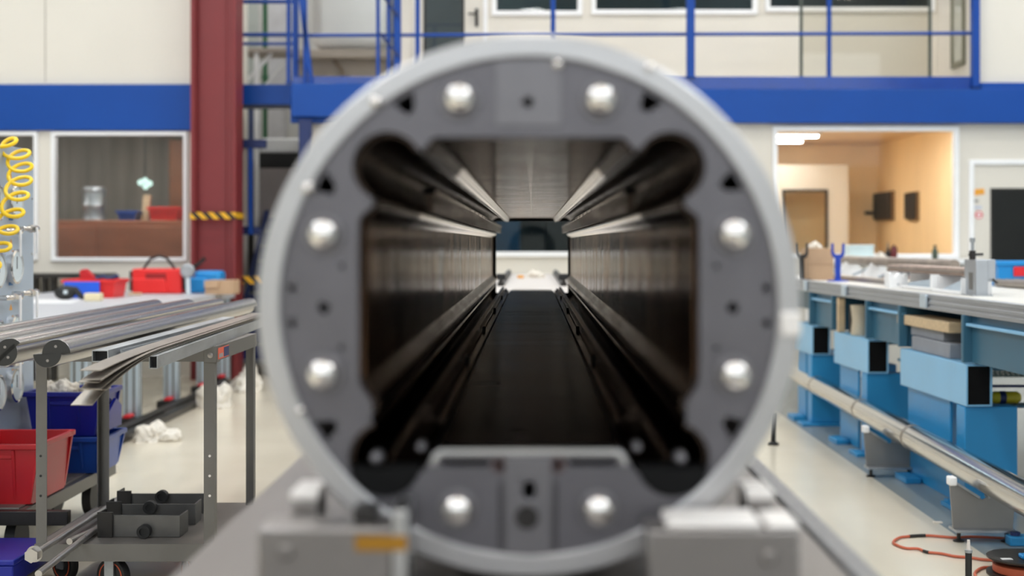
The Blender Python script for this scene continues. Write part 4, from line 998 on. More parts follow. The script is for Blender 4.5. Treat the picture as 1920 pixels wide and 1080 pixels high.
# bench items
def on(px, y): return (X(px, y), y, BH)
yA = 11.3
t = simple_bin('storage_bin', m_redbox, X(118, yA), X(215, yA), yA, yA + .35, BH, Z(525, yA), 'red bin on the grey bench with blue panel and tools inside')
o = MB().box(X(122, yA), X(188, yA), yA - .03, yA - .008, BH + .002, Z(528, yA)).build('blue_panel', m_bluebox, t, .004)
tl = thing('angle_grinder', 'red handled tool poking out of the small red bin', 'tool', (X(160, 11.4), 11.45, BH + .1))
MB().prism([(X(148, 11.4), Z(527, 11.4)), (X(147, 11.4), Z(507, 11.4)), (X(158, 11.4), Z(504, 11.4)), (X(176, 11.4), Z(522, 11.4)), (X(176, 11.4), Z(527, 11.4))], 11.42, 11.5, 'y').build('handle', m_redbin, tl, .008)
MB().tube([(X(170, 11.4), 11.46, Z(524, 11.4)), (X(190, 11.4), 11.46, Z(519, 11.4)), (X(200, 11.4), 11.46, Z(523, 11.4)), (X(218, 11.4), 11.46, Z(518, 11.4))], .018, 8).build('shaft', m_navy, tl)
sg_ = thing('tape_gun', 'black hand tool lying in front of the small red bin', 'tool', on(125, 10.9))
MB().ball((X(122, 10.9), 10.9, BH + .055), .075, 3, (1.1, .6, .72)).build('body', m_black, sg_)
MB().tube([(X(122, 10.9), 10.9, BH + .08), (X(142, 10.9), 10.9, BH + .075), (X(152, 10.9), 10.9, BH + .03), (X(156, 10.9), 10.9, BH + .005)], [.035, .028, .022, .012], 10).build('handle', m_black, sg_)
MB().box(X(124, 10.9), X(130, 10.9), 10.84, 10.86, BH + .05, BH + .075).build('badge', m_gface, sg_)
tag(MB().box(X(157, 10.7), X(187, 10.7), 10.7, 10.8, BH, Z(550, 10.7)).build('foam_block', M('cream_foam', (232, 218, 180), .8), bevel=.008), 'cream block in front of the small red bin', 'block')
tag(MB().prism([(X(40, 10.9), 10.2), (X(135, 10.3), 10.3), (X(150, 10.8), 10.9), (X(45, 11), 11)], BH, BH + .004, 'z').build('paper_sheet', m_white), 'white paper lying on the grey bench beside the gauge panel', 'paper')
yB = 12.25
rb = thing('red_case', 'bright red plastic case with lifting handle slot on the grey bench', 'case', (X(293, yB), yB + .15, BH))
xa, xb, zt2 = X(247, yB), X(340, yB), Z(504, yB)
MB().prism(rect(xa, xb, BH, zt2), yB, yB + .34, 'y').build('body', m_redbox, rb, .015)
MB().prism([(xa + .01, BH + .005), (xb - .11, BH + .005), (xb - .14, BH + .13), (xa + .01, BH + .13)], yB - .02, yB, 'y').build('front_pocket', m_redbox, rb, .008)
MB().box(xa + .12, xb - .13, yB - .006, yB + .002, zt2 - .115, zt2 - .04).build('handle_slot', M('deep_red', (150, 18, 22), .5), rb, .006)
MB().box(xa - .03, xa, yB + .03, yB + .12, BH + .02, zt2 - .02).build('end_clip', m_black, rb, .006)
MB().box(xb, xb + .02, yB + .03, yB + .12, BH + .03, zt2 - .06).build('end_clip', m_black, rb, .006)
MB().tube([(X(262, yB), yB + .1, zt2 - .01), (X(275, yB), yB + .12, Z(486, yB)), (X(290, yB), yB + .13, Z(480, yB)), (X(306, yB), yB + .12, Z(484, yB)), (X(324, yB), yB + .1, zt2 - .01)], .012, 8).build('carry_strap', m_black, rb)
tag(MB().tube([(X(216, 11.6), 11.7, BH + .02), (X(228, 11.9), 11.95, BH + .09), (X(246, yB), yB + .08, BH + .14)], .01, 8).build('cable', M('grey_cable', (120, 118, 116), .6)), 'grey cable running from the small red bin to the red case', 'cable')
tag(MB().box(X(240, 11.9), X(262, 11.9), 11.9, 11.98, BH, BH + .02).build('wood_chip', m_wood, bevel=.004), 'small wooden piece in front of the red case', 'wood')
yC = 12.35
bl = thing('blue_case', 'sky blue tool case with rounded lid beside the red case', 'case', (X(380, yC), yC, BH))
MB().box(X(347, yC), X(385, yC), yC, yC + .25, BH, Z(520, yC)).build('body', m_skyblue, bl, .02)
MB().box(X(362, yC), X(411, yC), yC + .04, yC + .28, BH, Z(508, yC)).build('lid', m_skyblue, bl, .03)
hd = thing('work_lamp', 'round grey hand lamp with slanting handle behind the blue case', 'lamp', (X(352, yC), yC, BH))
MB().lathe([(0, -.03), (.05, -.03), (.062, -.02), (.058, .05), (.03, .07), (0, .07)], (X(352, 12.2), 12.2, Z(508, 12.2)), 'y', 28).build('head', m_galv, hd)
MB().tube([(X(358, 12.2), 12.24, Z(502, 12.2)), (X(372, 12.2), 12.24, Z(494, 12.2)), (X(382, 12.2), 12.24, Z(484, 12.2))], [.016, .014, .018], 10).build('handle', m_dark, hd)
MB().tube([(X(352, 12.2), 12.2, Z(515, 12.2)), (X(353, 12.2), 12.2, BH)], .02, 10).build('stand', m_gface, hd)
cb2 = thing('cardboard_box', 'low cardboard box at the right end of the grey bench', 'box', (X(410, yC), 12.2, BH))
MB().box(X(384, 12.1), X(436, 12.1), 12.1, 12.4, BH, Z(526, 12.1)).build('body', m_card, cb2, .003)
MB().box(X(384, 12.1), X(410, 12.1), 12.08, 12.1, Z(526, 12.1) - .06, Z(526, 12.1)).build('flap', m_card, cb2)
sh = thing('wall_shelf', 'dark low shelf against the cream wall behind the bench', 'shelf', (-4.3, 13, 0))
MB().box(-4.9, X(198, 12.9), 12.75, 13.25, Z(521, 12.9), Z(513, 12.9)).build('board', m_dark, sh)
for px in (75, 92, 108): MB().box(X(px, 13) - .02, X(px, 13) + .02, 12.85, 12.95, .0, Z(521, 12.9)).build('leg', m_dark, sh)
# ================================================================== RIGHT: LONG BLUE BENCH
X0, Y0, SL = 2.05, 5.93, -.038
ROT = math.atan(-SL)
RM = Matrix.Translation((X0, Y0, 0)) @ Matrix.Rotation(ROT, 4, 'Z')
def bx(Y): return X0 + SL * (Y - Y0)
def UV(px, Y):
    """bench-local (v to the right, u along) of a picture column at depth Y"""
    p = RM.inverted() @ Vector((X(px, Y), Y, 0)); return p.x, p.y
bn = thing('assembly_bench', 'long blue machine bench with aluminium edge profile on the right', 'bench', (X0, Y0, 0))
BT = .975
U1 = 6.2
MB().box(.06, 1.25, -1.3, U1, BT - .03, BT).build('bench_top', M('pale_bench_top', (214, 212, 206), .4, var=.03), bn, .003, mtx=RM)
MB().prism([(0, .912), (.06, .912), (.06, .988), (0, .988), (0, .972), (.006, .968), (.006, .958), (0, .954), (0, .942), (.006, .938), (.006, .932), (0, .928)], -1.3, U1, 'y').build('edge_profile', m_alu_prof, bn, mtx=RM)
for u in (1.27, 2.85, 3.9): MB().box(-.012, 0, u, u + .1, .918, .985).build('profile_joint', m_leg, bn, .003, mtx=RM)
MB().box(.36, .42, -1.3, U1, .72, .945).build('rear_web', m_machdark, bn, .003, mtx=RM)
MB().box(1.0, 1.12, -1.3, U1, .72, .945).build('rear_web', m_machdark, bn, .003, mtx=RM)
tube_u = (.70, 2.38, 3.76)
tube_l = (1.04, .79, .6)
for i, (u, l) in enumerate(zip(tube_u, tube_l)):
    # hollow box tube with dark open end
    w = .125
    tubeo = MB().prism(rect(0, w, .484, .682), u, u + l, 'y', [rect(.009, w - .009, .493, .673)]).build('box_tube', m_machlight, bn, .004, mtx=RM)
    MB().box(.009, w - .009, u + .014, u + .02, .493, .673).build('tube_shade_plate', m_plug, tubeo, mtx=RM)  # black plate stands for the darkness inside the hollow tube
    MB().box(.125, .5, u - .02, u + l, .655, .675).build('tray', m_machdark, bn, mtx=RM)
    # pedestal: front leg plate box and side plate
    ped = MB().box(.0, .25, u + .02, u + .14, .02, .482).build('pedestal', m_machblue, bn, .004, mtx=RM)
    MB().box(.03, .045, u + .32, u + l - .04, .0, .482).build('side_plate', m_machblue, bn, .003, mtx=RM)
    MB().box(.27, .37, u + l - .12, u + l, .0, .48).build('pedestal_rear', m_machblue, bn, .004, mtx=RM)
    MB().box(-.07, .27, u - .02, u + .16, .0, .02).build('foot_plate', m_machblue, bn, .003, mtx=RM)
    MB().box(-.06, .02, u + l - .3, u + l - .1, .0, .03).build('foot_plate', m_machblue, bn, .003, mtx=RM)
for i, (ua, ub) in enumerate(((-.4, .74), (1.72, 2.40), (3.17, 3.82))):
    pn = MB().box(.03, .05, ua, ub, .69, .91).build('upper_panel', m_machdark, bn, .002, mtx=RM)
    MB().box(-.0, .03, ua, ub, .86, .875).build('ledge', m_machlight, pn, .003, mtx=RM)
    for uu in (ua, ub - .03): MB().box(-.012, .04, uu, uu + .03, .69, .912).build('flange_bar', m_machdark, pn, .004, mtx=RM)
    MB().box(.03, .36, ub - .03, ub - .01, .69, .91).build('cross_plate', m_machdark, pn, mtx=RM)
    MB().box(.03, .36, ua, ua + .02, .69, .91).build('cross_plate', m_machdark, pn, mtx=RM)
# things on trays
def bbox(name, label, cat, u0, u1, v0, v1, z0, z1, mat, bevel=.004, group=None):
    o = MB().box(v0, v1, u0, u1, z0, z1).build(name, mat, None, bevel, mtx=RM); return tag(o, label, cat, group)
TZ = .683
bbox('grey_block', 'wide grey block in the open bay, lower of the two below the timber', 'block', 1.0, 1.6, .02, .24, TZ, .757, m_concrete)
bbox('grey_block', 'short grey block in the open bay directly under the timber', 'block', 1.15, 1.68, .04, .18, .758, .808, m_concrete)
bbox('timber', 'pale timber lying on grey blocks in the blue bench bay', 'timber', 1.0, 1.85, .015, .16, .809, .862, m_wood)
t = thing('core_roll', 'beige cardboard core standing on the far blue box tube', 'roll', (bx(8.75), 8.75, TZ))
p = RM @ Vector((.065, 2.78, 0))
MB().lathe([(.03, 0), (.055, 0), (.058, .01), (.05, .09), (.058, .17), (.06, .185), (.03, .185)], (p.x, p.y, TZ), 'z', 28, closed=True).build('core', m_beigecyl, t)
bbox('wood_post', 'upright pale wood slat beside the beige core', 'wood', 3.06, 3.1, .0, .045, TZ, .9, m_wood)
bbox('black_plate', 'dark plate standing behind the beige core', 'plate', 2.95, 3.0, .05, .2, TZ, .86, m_black)
t = thing('small_motor', 'small dark motor on the tray behind the second box tube', 'motor', (bx(8.0) + .2, 7.95, .58))
p = RM @ Vector((.2, 2.0, 0))
MB().box(p.x - .05, p.x + .05, p.y - .05, p.y + .05, .62, .66).build('base', m_black, t, .004); MB().cyl((p.x, p.y - .04, .70), (p.x, p.y + .06, .70), .036, seg=18).build('body', m_dark, t); MB().box(p.x - .015, p.x + .015, p.y - .03, p.y + .03, .6, .62).build('bracket', m_machdark, t)
MB().box(p.x - .12, p.x + .12, p.y - .06, p.y + .06, .585, .6).build('shelf', m_machdark, t)
MB().cyl((p.x, p.y, 0), (p.x, p.y, .59), .015, seg=10).build('stem', m_machdark, t)
# mesh cable tray and yellow cable bundle right of the nearest tube
mtray = thing('cable_tray', 'green grey wire mesh tray crossing behind the nearest blue pedestal', 'tray', (2.9, 7.3, .5))
q = MB(); yt = 7.35; xa, xb = X(1856, yt), X(1960, yt)
for k in range(12):
    xx = xa + (xb - xa) * k / 11; q.tube([(xx, yt, Z(692, yt) + .0), (xx, yt, Z(706, yt)), (xx, yt + .3, Z(706, yt)), (xx, yt + .3, Z(692, yt))], .003, 6)
for dy, y_ in ((0, 692), (0, 706), (.1, 706), (.2, 706), (.3, 706), (.3, 692)): q.cyl((xa, yt + dy, Z(y_, yt)), (xb, yt + dy, Z(y_, yt)), .003, seg=6)
q.build('mesh', M('tray_green', (84, 104, 100), .4, .6), mtray)
for x_ in (xa + .01, xb - .01): MB().box(x_ - .012, x_ + .012, yt + .1, yt + .14, 0, Z(706, yt)).build('post', m_machblue, mtray)
MB().box(xa, xb, yt - .02, yt, Z(726, yt), Z(721, yt)).build('lower_bar', m_navy, mtray)
cr_ = thing('cable_drum', 'yellow and dark cable roll lying below the mesh tray', 'roll', (X(1885, 7), 7, .55))
yk = 7.0
MB().lathe([(0, -.07), (.022, -.07), (.03, -.05), (.03, .06), (.02, .075), (0, .075)], (X(1884, yk), yk, Z(745, yk)), 'x', 24).build('body', M('yellow_body', (200, 184, 40), .4), cr_)
MB().lathe([(.0305, -.03), (.0312, -.03), (.0312, 0), (.0305, 0)], (X(1884, yk), yk, Z(745, yk)), 'x', 24, closed=True).build('band', m_navy, cr_)
MB().box(X(1856, yk), X(1940, yk), yk - .05, yk + .06, Z(763, yk), Z(757, yk)).build('cradle', m_machdark, cr_, .002)
MB().box(X(1900, yk), X(1906, yk), yk - .01, yk + .02, 0, Z(760, yk)).build('stem', m_machdark, cr_)

# ---- things on the bench top
def item(name, label, cat, Y, px): return thing(name, label, cat, (X(px, Y), Y, BT))
Yc = 10.45
t = item('cardboard_box', 'plain cardboard box standing on the far part of the blue bench', 'box', Yc, 1538)
xa, xb = X(1514, Yc), X(1563, Yc); zt3 = Z(466, Yc)
MB().box(xa, xb, Yc, Yc + .26, BT, zt3).build('body', m_card, t, .003)
MB().box(xa - .001, xb + .001, Yc - .002, Yc + .001, (BT + zt3) / 2 - .002, (BT + zt3) / 2 + .002).build('crease', M('card_dark', (160, 130, 104), .8), t)
MB().prism([(xa, zt3), (xb, zt3), (xb, zt3 + .002), (xa, zt3 + .004)], Yc + .125, Yc + .135, 'y').build('tape_seam', m_wood, t)
cloth('rag', (X(1535, Yc), Yc + .14, zt3 + .004), (.1, .1, .045), 31, m_rag, 'small cream cloth on top of the cardboard box')
def fork(px, Y, mat, label):
    t = item('roller_stand', label, 'stand', Y, px); x = X(px, Y)
    MB().cyl((x, Y, BT), (x, Y, Z(484, Y)), .021, seg=16).build('post', mat, t)
    MB().lathe([(.0, 0), (.075, 0), (.075, .008), (.02, .014), (0, .014)], (x, Y, BT), 'z', 24).build('base', mat, t)
    MB().prism([(x - .046, Z(456, Y)), (x - .046, Z(476, Y)), (x - .03, Z(484, Y)), (x + .03, Z(484, Y)), (x + .046, Z(476, Y)), (x + .046, Z(456, Y)), (x + .032, Z(456, Y)), (x + .03, Z(472, Y)), (x + .02, Z(477, Y)), (x - .02, Z(477, Y)), (x - .03, Z(472, Y)), (x - .032, Z(456, Y))], Y - .015, Y + .015, 'y').build('fork', mat, t, .002)
    return t
fork(1571, 10.1, m_fork, 'blue fork topped stand right of the cardboard box')
fork(1503, 10.4, m_dark, 'grey fork topped stand left of the cardboard box')
# long grey tube on white cradles
t = thing('roller_tube', 'long dull grey tube resting on white cradles along the back of the bench', 'tube', (2.6, 10, BT))
MB().cyl((X(1582, 11.6), 11.6, 1.112), (X(1790, 8.75), 8.75, 1.112), .034, seg=28).build('tube', m_rust, t)
for f in (.12, .3, .5, .72, .9):
    y = 11.6 + (8.75 - 11.6) * f; x = X(1582, 11.6) + (X(1790, 8.75) - X(1582, 11.6)) * f
    MB().lathe([(.034, -.006), (.0352, -.006), (.0352, .006), (.034, .006)], (x, y, 1.112), 'y', 28, closed=True).build('band', m_flat, t)
for f, lb in ((.08, 'farthest'), (.36, 'second'), (.62, 'third'), (.9, 'nearest')):
    y = 11.6 + (8.75 - 11.6) * f; x = X(1582, 11.6) + (X(1790, 8.75) - X(1582, 11.6)) * f
    c = thing('white_cradle', 'white bent cradle under the long grey tube, ' + lb + ' one', 'cradle', (x, y, BT), 'white cradles under the tube')
    MB().prism([(x - .1, BT), (x + .1, BT), (x + .1, BT + .05), (x + .04, 1.1), (x, 1.074), (x - .04, 1.1), (x - .1, BT + .05)], y - .006, y + .006, 'y').build('web', m_white, c)
    MB().box(x - .1, x + .1, y - .05, y + .006, BT, BT + .004).build('foot', m_white, c)
    MB().tube([(x - .12, y + .25, BT + .03), (x - .05, y, BT + .09)], .01, 8).build('stay', m_leg, c)
# brown bundle, white channels, V block
for i, (pa, pb, Ya, Yb, lb) in enumerate(((1698, 1758, 9.0, 7.95, 'farther white channel section under the brown board'), (1758, 1800, 8.0, 7.5, 'nearer white channel section under the brown board'))):
    t = item('white_channel', lb, 'channel', Ya, pa)
    (v0, u0), (v1, u1) = UV(pa, Ya), UV(pb, Yb)
    v = min(v0, v1)
    MB().box(v, v + .006, u1, u0, BT, BT + .02).box(v, v + .05, u0 - .03, u0, BT, BT + .095).box(v, v + .17, u1, u0, BT, BT + .006).box(v + .164, v + .17, u1, u0, BT, BT + .095).build('channel', m_white, t, .001, mtx=RM)
    MB().box(v + .006, v + .164, u1, u1 + .006, BT, BT + .09).build('end_web', m_white, t, mtx=RM)
    MB().prism([(u1 + .1, BT + .01), (u0 - .05, BT + .01), (u1 + .1, BT + .075)], v + .04, v + .05, 'x').build('gusset', m_leg, t, mtx=RM)
v0, u0 = UV(1700, 9.0); v1, u1 = UV(1806, 7.55)
t = item('board_bundle', 'brown veined board bundle lying on the white channels', 'board', 8.3, 1750)
vv = min(v0, v1) + .0
for k in range(3): MB().box(vv + .01 + k * .008, vv + .16 + k * .004, u1 - .02 + k * .03, u0 + k * .02, BT + .096 + k * .014, BT + .109 + k * .014).build('board', (M('board_grey', (132, 112, 100), .7, var=.2, scale=14), m_rust, M('board_pink', (178, 158, 148), .7, var=.2, scale=14))[k], t, .002, mtx=RM)
Yv = 8.62
t = item('vee_block', 'white zigzag topped block at the end of the flat bar', 'block', Yv, 1685)
xa, xb = X(1668, Yv), X(1703, Yv); zz = Z(510, Yv); d = (xb - xa)
MB().prism([(xa, BT), (xb, BT), (xb, zz - .012), (xb - d * .1, zz - .004), (xb - d * .25, zz - .03), (xb - d * .4, zz - .008), (xb - d * .5, zz - .008), (xb - d * .7, zz - .036), (xb - d * .88, zz), (xa, zz - .004)], Yv, Yv + .07, 'y').build('body', m_white, t, .002)
MB().cyl((X(1684, Yv), Yv - .004, Z(533, Yv)), (X(1684, Yv), Yv, Z(533, Yv)), .006, seg=12).build('bolt', m_galv, t)
(v0, u0), (v1, u1) = UV(1577, 11.2), UV(1663, 9.25)
o = MB().box(min(v0, v1), min(v0, v1) + .14, u1, u0, BT, BT + .03).build('flat_bar', m_flat, None, .003, mtx=RM); tag(o, 'long grey brown flat bar lying near the bench edge before the white block', 'bar')
for k, (pa, Ya) in enumerate(((1590, 10.6), (1625, 10.2), (1645, 9.6))):
    v, u = UV(pa, Ya)
    t = item('small_casting', ('pinkish small casting behind the flat bar, farthest', 'pinkish small casting behind the flat bar, middle', 'pinkish small casting behind the flat bar, nearest')[k], 'casting', Ya, pa)
    MB().box(v + .16, v + .28, u + .02, u + .2, BT, BT + .05).build('body', M('casting' + str(k), (186, 166, 160), .6, var=.15, scale=20), t, .008, mtx=RM)
    MB().box(v + .18, v + .26, u + .08, u + .14, BT + .05, BT + .075).build('boss', m_concrete, t, .006, mtx=RM)
cloth('rag', RM @ Vector((.42, 3.15, BT)), (.16, .2, .05), 33, m_rag, 'pale cloth on the bench behind the white zigzag block')
# grey machine block with clamp
Ym = 7.33
t = item('clamping_machine', 'light grey machined block with a clamp spindle on top at the bench edge', 'machine', Ym, 1838)
xa, xb = X(1830, Ym), X(1868, Ym); zt4 = Z(487, Ym)
MB().box(xa - .0, X(1853, Ym), Ym, Ym + .2, BT, zt4).build('body', m_alu_prof, t, .003)
MB().box(X(1853, Ym), xb, Ym + .01, Ym + .2, Z(528, Ym), zt4).build('overhang', m_alu_prof, t, .003)
MB().box(xa - .001, xa + .002, Ym + .05, Ym + .12, BT + .03, BT + .12).build('side_slot', m_cart, t)
MB().box(xa - .02, X(1853, Ym) + .02, Ym - .01, Ym + .22, BT, BT + .006).build('base_plate', m_galv, t)
xs_ = X(1828, Ym) + .012
MB().cyl((xs_, Ym + .08, zt4), (xs_, Ym + .08, Z(449, Ym)), .008, seg=12).cyl((xs_, Ym + .08, Z(454, Ym)), (xs_, Ym + .08, Z(446, Ym)), .014, seg=12).build('spindle', m_galv, t)
MB().cyl((xs_, Ym + .08, zt4), (xs_, Ym + .08, Z(470, Ym)), .017, seg=12).build('sleeve', m_dark, t)
MB().cyl((xs_ - .02, Ym + .08, Z(478, Ym)), (xs_ + .055, Ym + .08, Z(477, Ym)), .007, seg=10).build('lever', m_dark, t)
MB().cyl((X(1862, Ym), Ym, Z(524, Ym)), (X(1866, Ym), Ym - .03, Z(530, Ym)), .006, seg=10).build('side_screw', m_dark, t)
Ye = 9.0
t = simple_bin('plastic_crate', m_skyblue, X(1872, Ye), X(2010, Ye), Ye, Ye + .35, BT, Z(491, Ye), 'sky blue crate with red label at the right edge of the bench', 'crate', slope=.008)
MB().box(X(1900, Ye), X(1985, Ye), Ye - .012, Ye - .004 + .004, Z(518, Ye), Z(500, Ye)).build('red_label', m_redlabel, t, .004)
(v0, u0) = UV(1858, 8.9)
for k in range(3):
    o = MB().cyl((v0 + .03 + .055 * k, .3, BT + .026), (v0 + .03 + .055 * k, 2.9, BT + .026), .025, seg=18).build('steel_tube', m_flat, None, mtx=RM)
    tag(o, ('left', 'middle', 'right')[k] + ' of three dull tubes lying before the blue crate', 'tube', 'tubes before the blue crate')
# wall counter with small things under the workshop window
wc = thing('wall_counter', 'narrow white counter below the workshop window', 'counter', (3.4, 13, 0))
CT = 1.10
MB().box(2.5, 4.05, 12.75, 13.24, CT - .04, CT).build('top', m_white, wc, .003)
for x in (2.56, 3.98): MB().box(x - .03, x + .03, 12.8, 13.2, 0, CT - .04).build('leg', m_white, wc)
t = thing('pale_box', 'pale blue box on the counter below the workshop window', 'box', (X(1614, 12.9), 12.9, CT))
MB().box(X(1590, 12.9), X(1636, 12.9), 12.85, 13.1, CT, Z(460, 12.9)).build('body', M('pale_blue_card', (206, 224, 226), .6), t, .004); MB().box(X(1589, 12.9), X(1637, 12.9), 12.845, 13.105, Z(464, 12.9), Z(459, 12.9)).build('lid', M('pale_blue_lid', (212, 228, 230), .6), t, .003)
cloth('rag', (X(1652, 12.9), 12.92, CT), (.14, .12, .07), 35, m_rag, 'white rag between the pale blue box and the dark can')
t = thing('glue_bottle', 'small dark grey bottle on the counter beside the maroon can', 'bottle', (X(1664, 12.9), 12.9, CT))
MB().lathe([(0, 0), (.03, 0), (.032, .01), (.03, .06), (.012, .08), (.012, .1), (0, .1)], (X(1665, 12.9), 12.9, CT), 'z', 20).build('body', m_dark, t); MB().lathe([(0, .1), (.009, .1), (.005, .15), (0, .15)], (X(1665, 12.9), 12.9, CT), 'z', 16).build('nozzle', m_cart, t)
t = thing('spray_can', 'maroon can on the counter below the workshop window', 'can', (X(1674, 12.9), 12.9, CT))
MB().lathe([(0, 0), (.028, 0), (.03, .006), (.03, .1), (.02, .115), (0, .115)], (X(1675, 12.9), 12.88, CT), 'z', 20).build('body', M('maroon_can', (96, 24, 28), .4), t); MB().lathe([(0, .115), (.012, .115), (.012, .13), (0, .13)], (X(1675, 12.9), 12.88, CT), 'z', 14).build('cap', m_black, t)
t = thing('bottle', 'dark green bottle standing at the right of the workshop sill counter', 'bottle', (X(1756, 12.9), 12.9, CT))
MB().lathe([(0, 0), (.026, 0), (.028, .006), (.028, .075), (.012, .1), (.012, .115), (0, .115)], (X(1756, 12.9), 12.95, CT), 'z', 20).build('body', M('dark_green', (60, 74, 62), .3), t)
MB().lathe([(0, .115), (.014, .115), (.014, .128), (0, .128)], (X(1756, 12.9), 12.95, CT), 'z', 16).build('cap', m_black, t)

# ---- long polished tube on floor V stands
tp = thing('polished_tube', 'long polished metal tube on low vee stands along the right floor lane', 'tube', (1.9, 6, .277))
A_ = Vector((1.845, 3.4, .277)); B_ = Vector((1.965, 11.2, .277))
ax = (B_ - A_).normalized()
MB().tube([A_, B_], .064, 40).build('tube', m_pipe, tp)
for f in (.2, .47, .62, .8): MB().tube([A_ + ax * (f * 7.8), A_ + ax * (f * 7.8 + .05)], .0646, 40).build('weld_band', m_flat, tp)
for y, lb in ((5.95, 'nearer'), (7.6, 'farther')):
    c = A_ + ax * ((y - 3.4) / ax.y); x = c.x
    t = thing('vee_stand', 'grey steel vee stand under the polished tube, ' + lb + ' one', 'stand', (x, y, 0), 'vee stands under the polished tube')
    MB().prism([(x - .125, .055), (x + .125, .055), (x + .14, .24), (x + .125, .25), (x, .175), (x - .125, .25), (x - .14, .24)], y - .005, y + .005, 'y').build('vee_plate', m_stand, t, .001)
    MB().box(x - .125, x + .125, y - .05, y + .06, .045, .055).build('base_plate', m_galv, t, .001)
    MB().box(x - .006, x + .006, y - .0, y + .07, .055, .17).build('rib', m_dark, t)
    for sx in (-1, 1):
        MB().prism([(x + sx * .02, .182), (x + sx * .135, .255), (x + sx * .13, .262), (x + sx * .015, .19)], y - .02, y + .03, 'y').build('saddle_pad', m_galv, t)
        o = MB().box(x + sx * .128 - .016, x + sx * .128 + .016, y - .022, y + .032, .235, .272).build('pad_tip', m_white, t, .006); o['label'] = 'white plastic tip'
        MB().lathe([(0, 0), (.024, 0), (.024, .006), (.008, .012), (.008, .046), (0, .046)], (x + sx * .1, y, 0), 'z', 18).build('levelling_foot', m_dark, t)

# ---- reel, cable, pole
yr = 5.35
rl_ = thing('cable_reel', 'dark cable reel with orange cable wound on it at the bottom right corner', 'reel', (X(1925, yr), yr, 0))
xr_ = X(1922, yr); zt5 = Z(1046, yr)
MB().lathe([(0, 0), (.13, 0), (.14, .006), (.14, .012), (.0, .012)], (xr_, yr, zt5 - .006), 'z', 48).build('upper_flange', m_dark, rl_)
MB().lathe([(0, 0), (.14, 0), (.14, .01), (0, .01)], (xr_, yr, .002), 'z', 48).build('lower_flange', m_dark, rl_)
hh = zt5 - .01
q = MB(); hp = []
for i in range(720):
    a = i / 36 * 2 * PI / 1; f = i / 720; turns_ = 20
    ang = 2 * PI * turns_ * f; layer = int(f * 4); ff = (f * 4) % 1
    if layer % 2: ff = 1 - ff
    hp.append((xr_ + math.cos(ang) * (.085 + .009 * layer), yr + math.sin(ang) * (.085 + .009 * layer), .016 + ff * (hh - .03)))
q.tube(hp, .0062, 6).build('wound_cable', m_cable, rl_)
MB().cyl((xr_, yr, .01), (xr_, yr, zt5), .08, seg=32).build('drum', m_black, rl_)
o = MB().box(xr_ - .105, xr_ - .065, yr - .06, yr - .035, zt5 + .006, zt5 + .0075).build('paper_label', m_white, rl_); o['label'] = 'white paper label'
o = MB().box(xr_ - .03, xr_ + .06, yr - .06, yr - .01, zt5 + .006, zt5 + .022).build('socket_cover', m_skyblue, rl_, .005); o['label'] = 'blue socket cover'
MB().box(xr_ - .02, xr_ + .05, yr + .0, yr + .03, zt5 + .006, zt5 + .012).build('carry_handle', m_black, rl_, .003)
def G(px, py, z=.007):
    Y = F * (H - z) / (py - CY); return (X(px, Y), Y, z)
cp = [G(1930, 1013), G(1860, 1008), G(1820, 1006.5), G(1790, 1008), G(1765, 1006), G(1735, 1004), G(1700, 1006), G(1684, 1009), G(1675, 1017), G(1684, 1023), G(1700, 1028), G(1722, 1029), G(1738, 1035), G(1765, 1038), G(1790, 1043), G(1815, 1045), G(1843, 1049), G(1870, 1051)]
def smooth(ps, n=6):
    ps = [Vector(p) for p in ps]; out = []
    for i in range(len(ps) - 1):
        p0, p1, p2, p3 = ps[max(0, i - 1)], ps[i], ps[i + 1], ps[min(len(ps) - 1, i + 2)]
        for k in range(n):
            t = k / n; out.append(.5 * ((2 * p1) + (p2 - p0) * t + (2 * p0 - 5 * p1 + 4 * p2 - p3) * t * t + (3 * p1 - p0 - 3 * p2 + p3) * t ** 3))
    return out + [ps[-1]]
oc = thing('extension_cable', 'orange cable looping across the beige floor to the reel', 'cable', G(1740, 1020, 0))
MB().tube(smooth(cp), .0058, 8).build('cord', m_cable, oc)
MB().tube(smooth(cp)[30:36], .0072, 8).build('tape_wrap', m_black, oc); MB().tube(smooth(cp)[70:74], .0068, 8).build('tape_wrap', m_dark, oc)
cp2 = [G(1870, 1065), G(1845, 1064), G(1832, 1070), G(1828, 1078), G(1840, 1090), G(1870, 1096)]
tag(MB().tube(smooth(cp2), .0058, 8).build('cable_tail', m_cable), 'orange cable loop close beside the reel base', 'cable')
t = thing('pole_stand', 'black pole with clear tip standing left of the cable reel', 'pole', (X(1816, 5), 5.0, 0))
xp = X(1816, 5.0)
MB().cyl((xp, 5.0, 0), (xp, 5.0, Z(1036, 5.0)), .0115, seg=18).build('shaft', m_black, t)
MB().cyl((xp, 5.0, Z(1036, 5.0)), (xp, 5.0, Z(1031, 5.0)), .013, seg=18).build('collar', m_galv, t)
MB().cyl((xp, 5.0, Z(1031, 5.0)), (xp, 5.0, Z(1012, 5.0)), .007, .005, seg=14).build('clear_tip', M('milky_tip', (214, 206, 200), .3), t)
t = thing('socket_block', 'blue and dark floor socket beside the nearest vee stand', 'socket', G(1905, 1020, 0))
g = G(1908, 1022, 0)
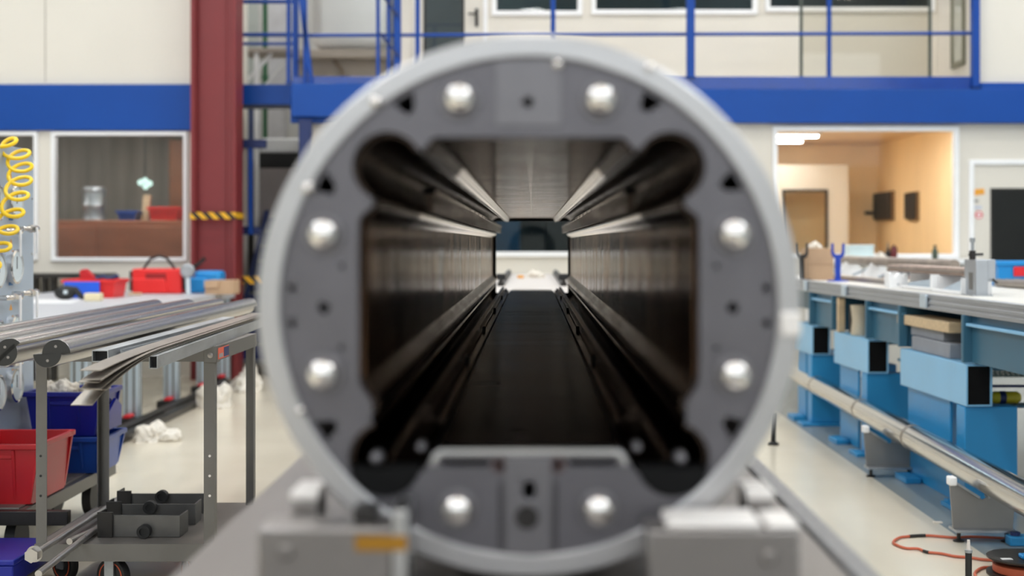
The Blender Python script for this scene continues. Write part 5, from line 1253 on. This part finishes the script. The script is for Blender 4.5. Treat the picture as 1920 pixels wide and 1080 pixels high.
MB().box(g[0] - .04, g[0] + .06, g[1] - .03, g[1] + .04, 0, .04).build('body', m_machblue, t, .006); MB().lathe([(0, .04), (.02, .04), (.02, .055), (0, .055)], (g[0] - .01, g[1], 0), 'z', 18).build('cap', m_navy, t)
t = thing('blue_foot_jack', 'blue levelling foot on the floor left of the nearest vee stand', 'foot', G(1795, 948, 0))
g = G(1796, 946, 0)
MB().box(g[0] - .05, g[0] + .05, g[1] - .06, g[1] + .06, 0, .02).build('plate', m_machblue, t, .004); MB().cyl((g[0], g[1], .02), (g[0], g[1], .05), .02, seg=16).build('screw', m_machblue, t)
g = G(1758, 980, 0)
tag(MB().box(g[0] - .02, g[0] + .02, g[1] - .012, g[1] + .012, 0, .004).build('paper_scrap', m_rag), 'tiny pale scrap on the grey floor lane', 'scrap')
t = thing('jack_leg', 'dark jack leg on the floor just right of the vessel rim', 'leg', G(1450, 836, 0))
g = G(1450, 834, 0)
MB().cyl((g[0], g[1], .02), (g[0], g[1], .2), .016, seg=16).build('stem', m_black, t); MB().lathe([(0, 0), (.035, 0), (.035, .012), (.014, .022), (0, .022)], g, 'z', 20).build('foot', m_black, t)

# ================================================================== CAMERA, WORLD
cam = bpy.data.cameras.new('camera'); co = bpy.data.objects.new('camera', cam); COL.objects.link(co)
co.location = (0, 0, H); co.rotation_euler = (PI / 2, 0, 0)
cam.sensor_width = 36; cam.lens = 50
cam.shift_x = -(CX - 960) / 1920; cam.shift_y = -(540 - CY) / 1920
cam.dof.use_dof = True; cam.dof.focus_distance = 4.6; cam.dof.aperture_fstop = 2.2
cam.clip_end = 100; cam.clip_start = .05
sc.camera = co
wd = bpy.data.worlds.new('world'); sc.world = wd; wd.use_nodes = True
wd.node_tree.nodes['Background'].inputs['Color'].default_value = (.8, .85, .9, 1)
wd.node_tree.nodes['Background'].inputs['Strength'].default_value = .3
sc.view_settings.view_transform = 'Standard'; sc.view_settings.look = 'None'; sc.view_settings.gamma = 1
sc.view_settings.exposure = -0.16
sc.view_settings.use_curve_mapping = False
sc.cycles.use_denoising = True
sc.cycles.max_bounces = 10; sc.cycles.glossy_bounces = 8; sc.cycles.diffuse_bounces = 5; sc.cycles.transparent_max_bounces = 12
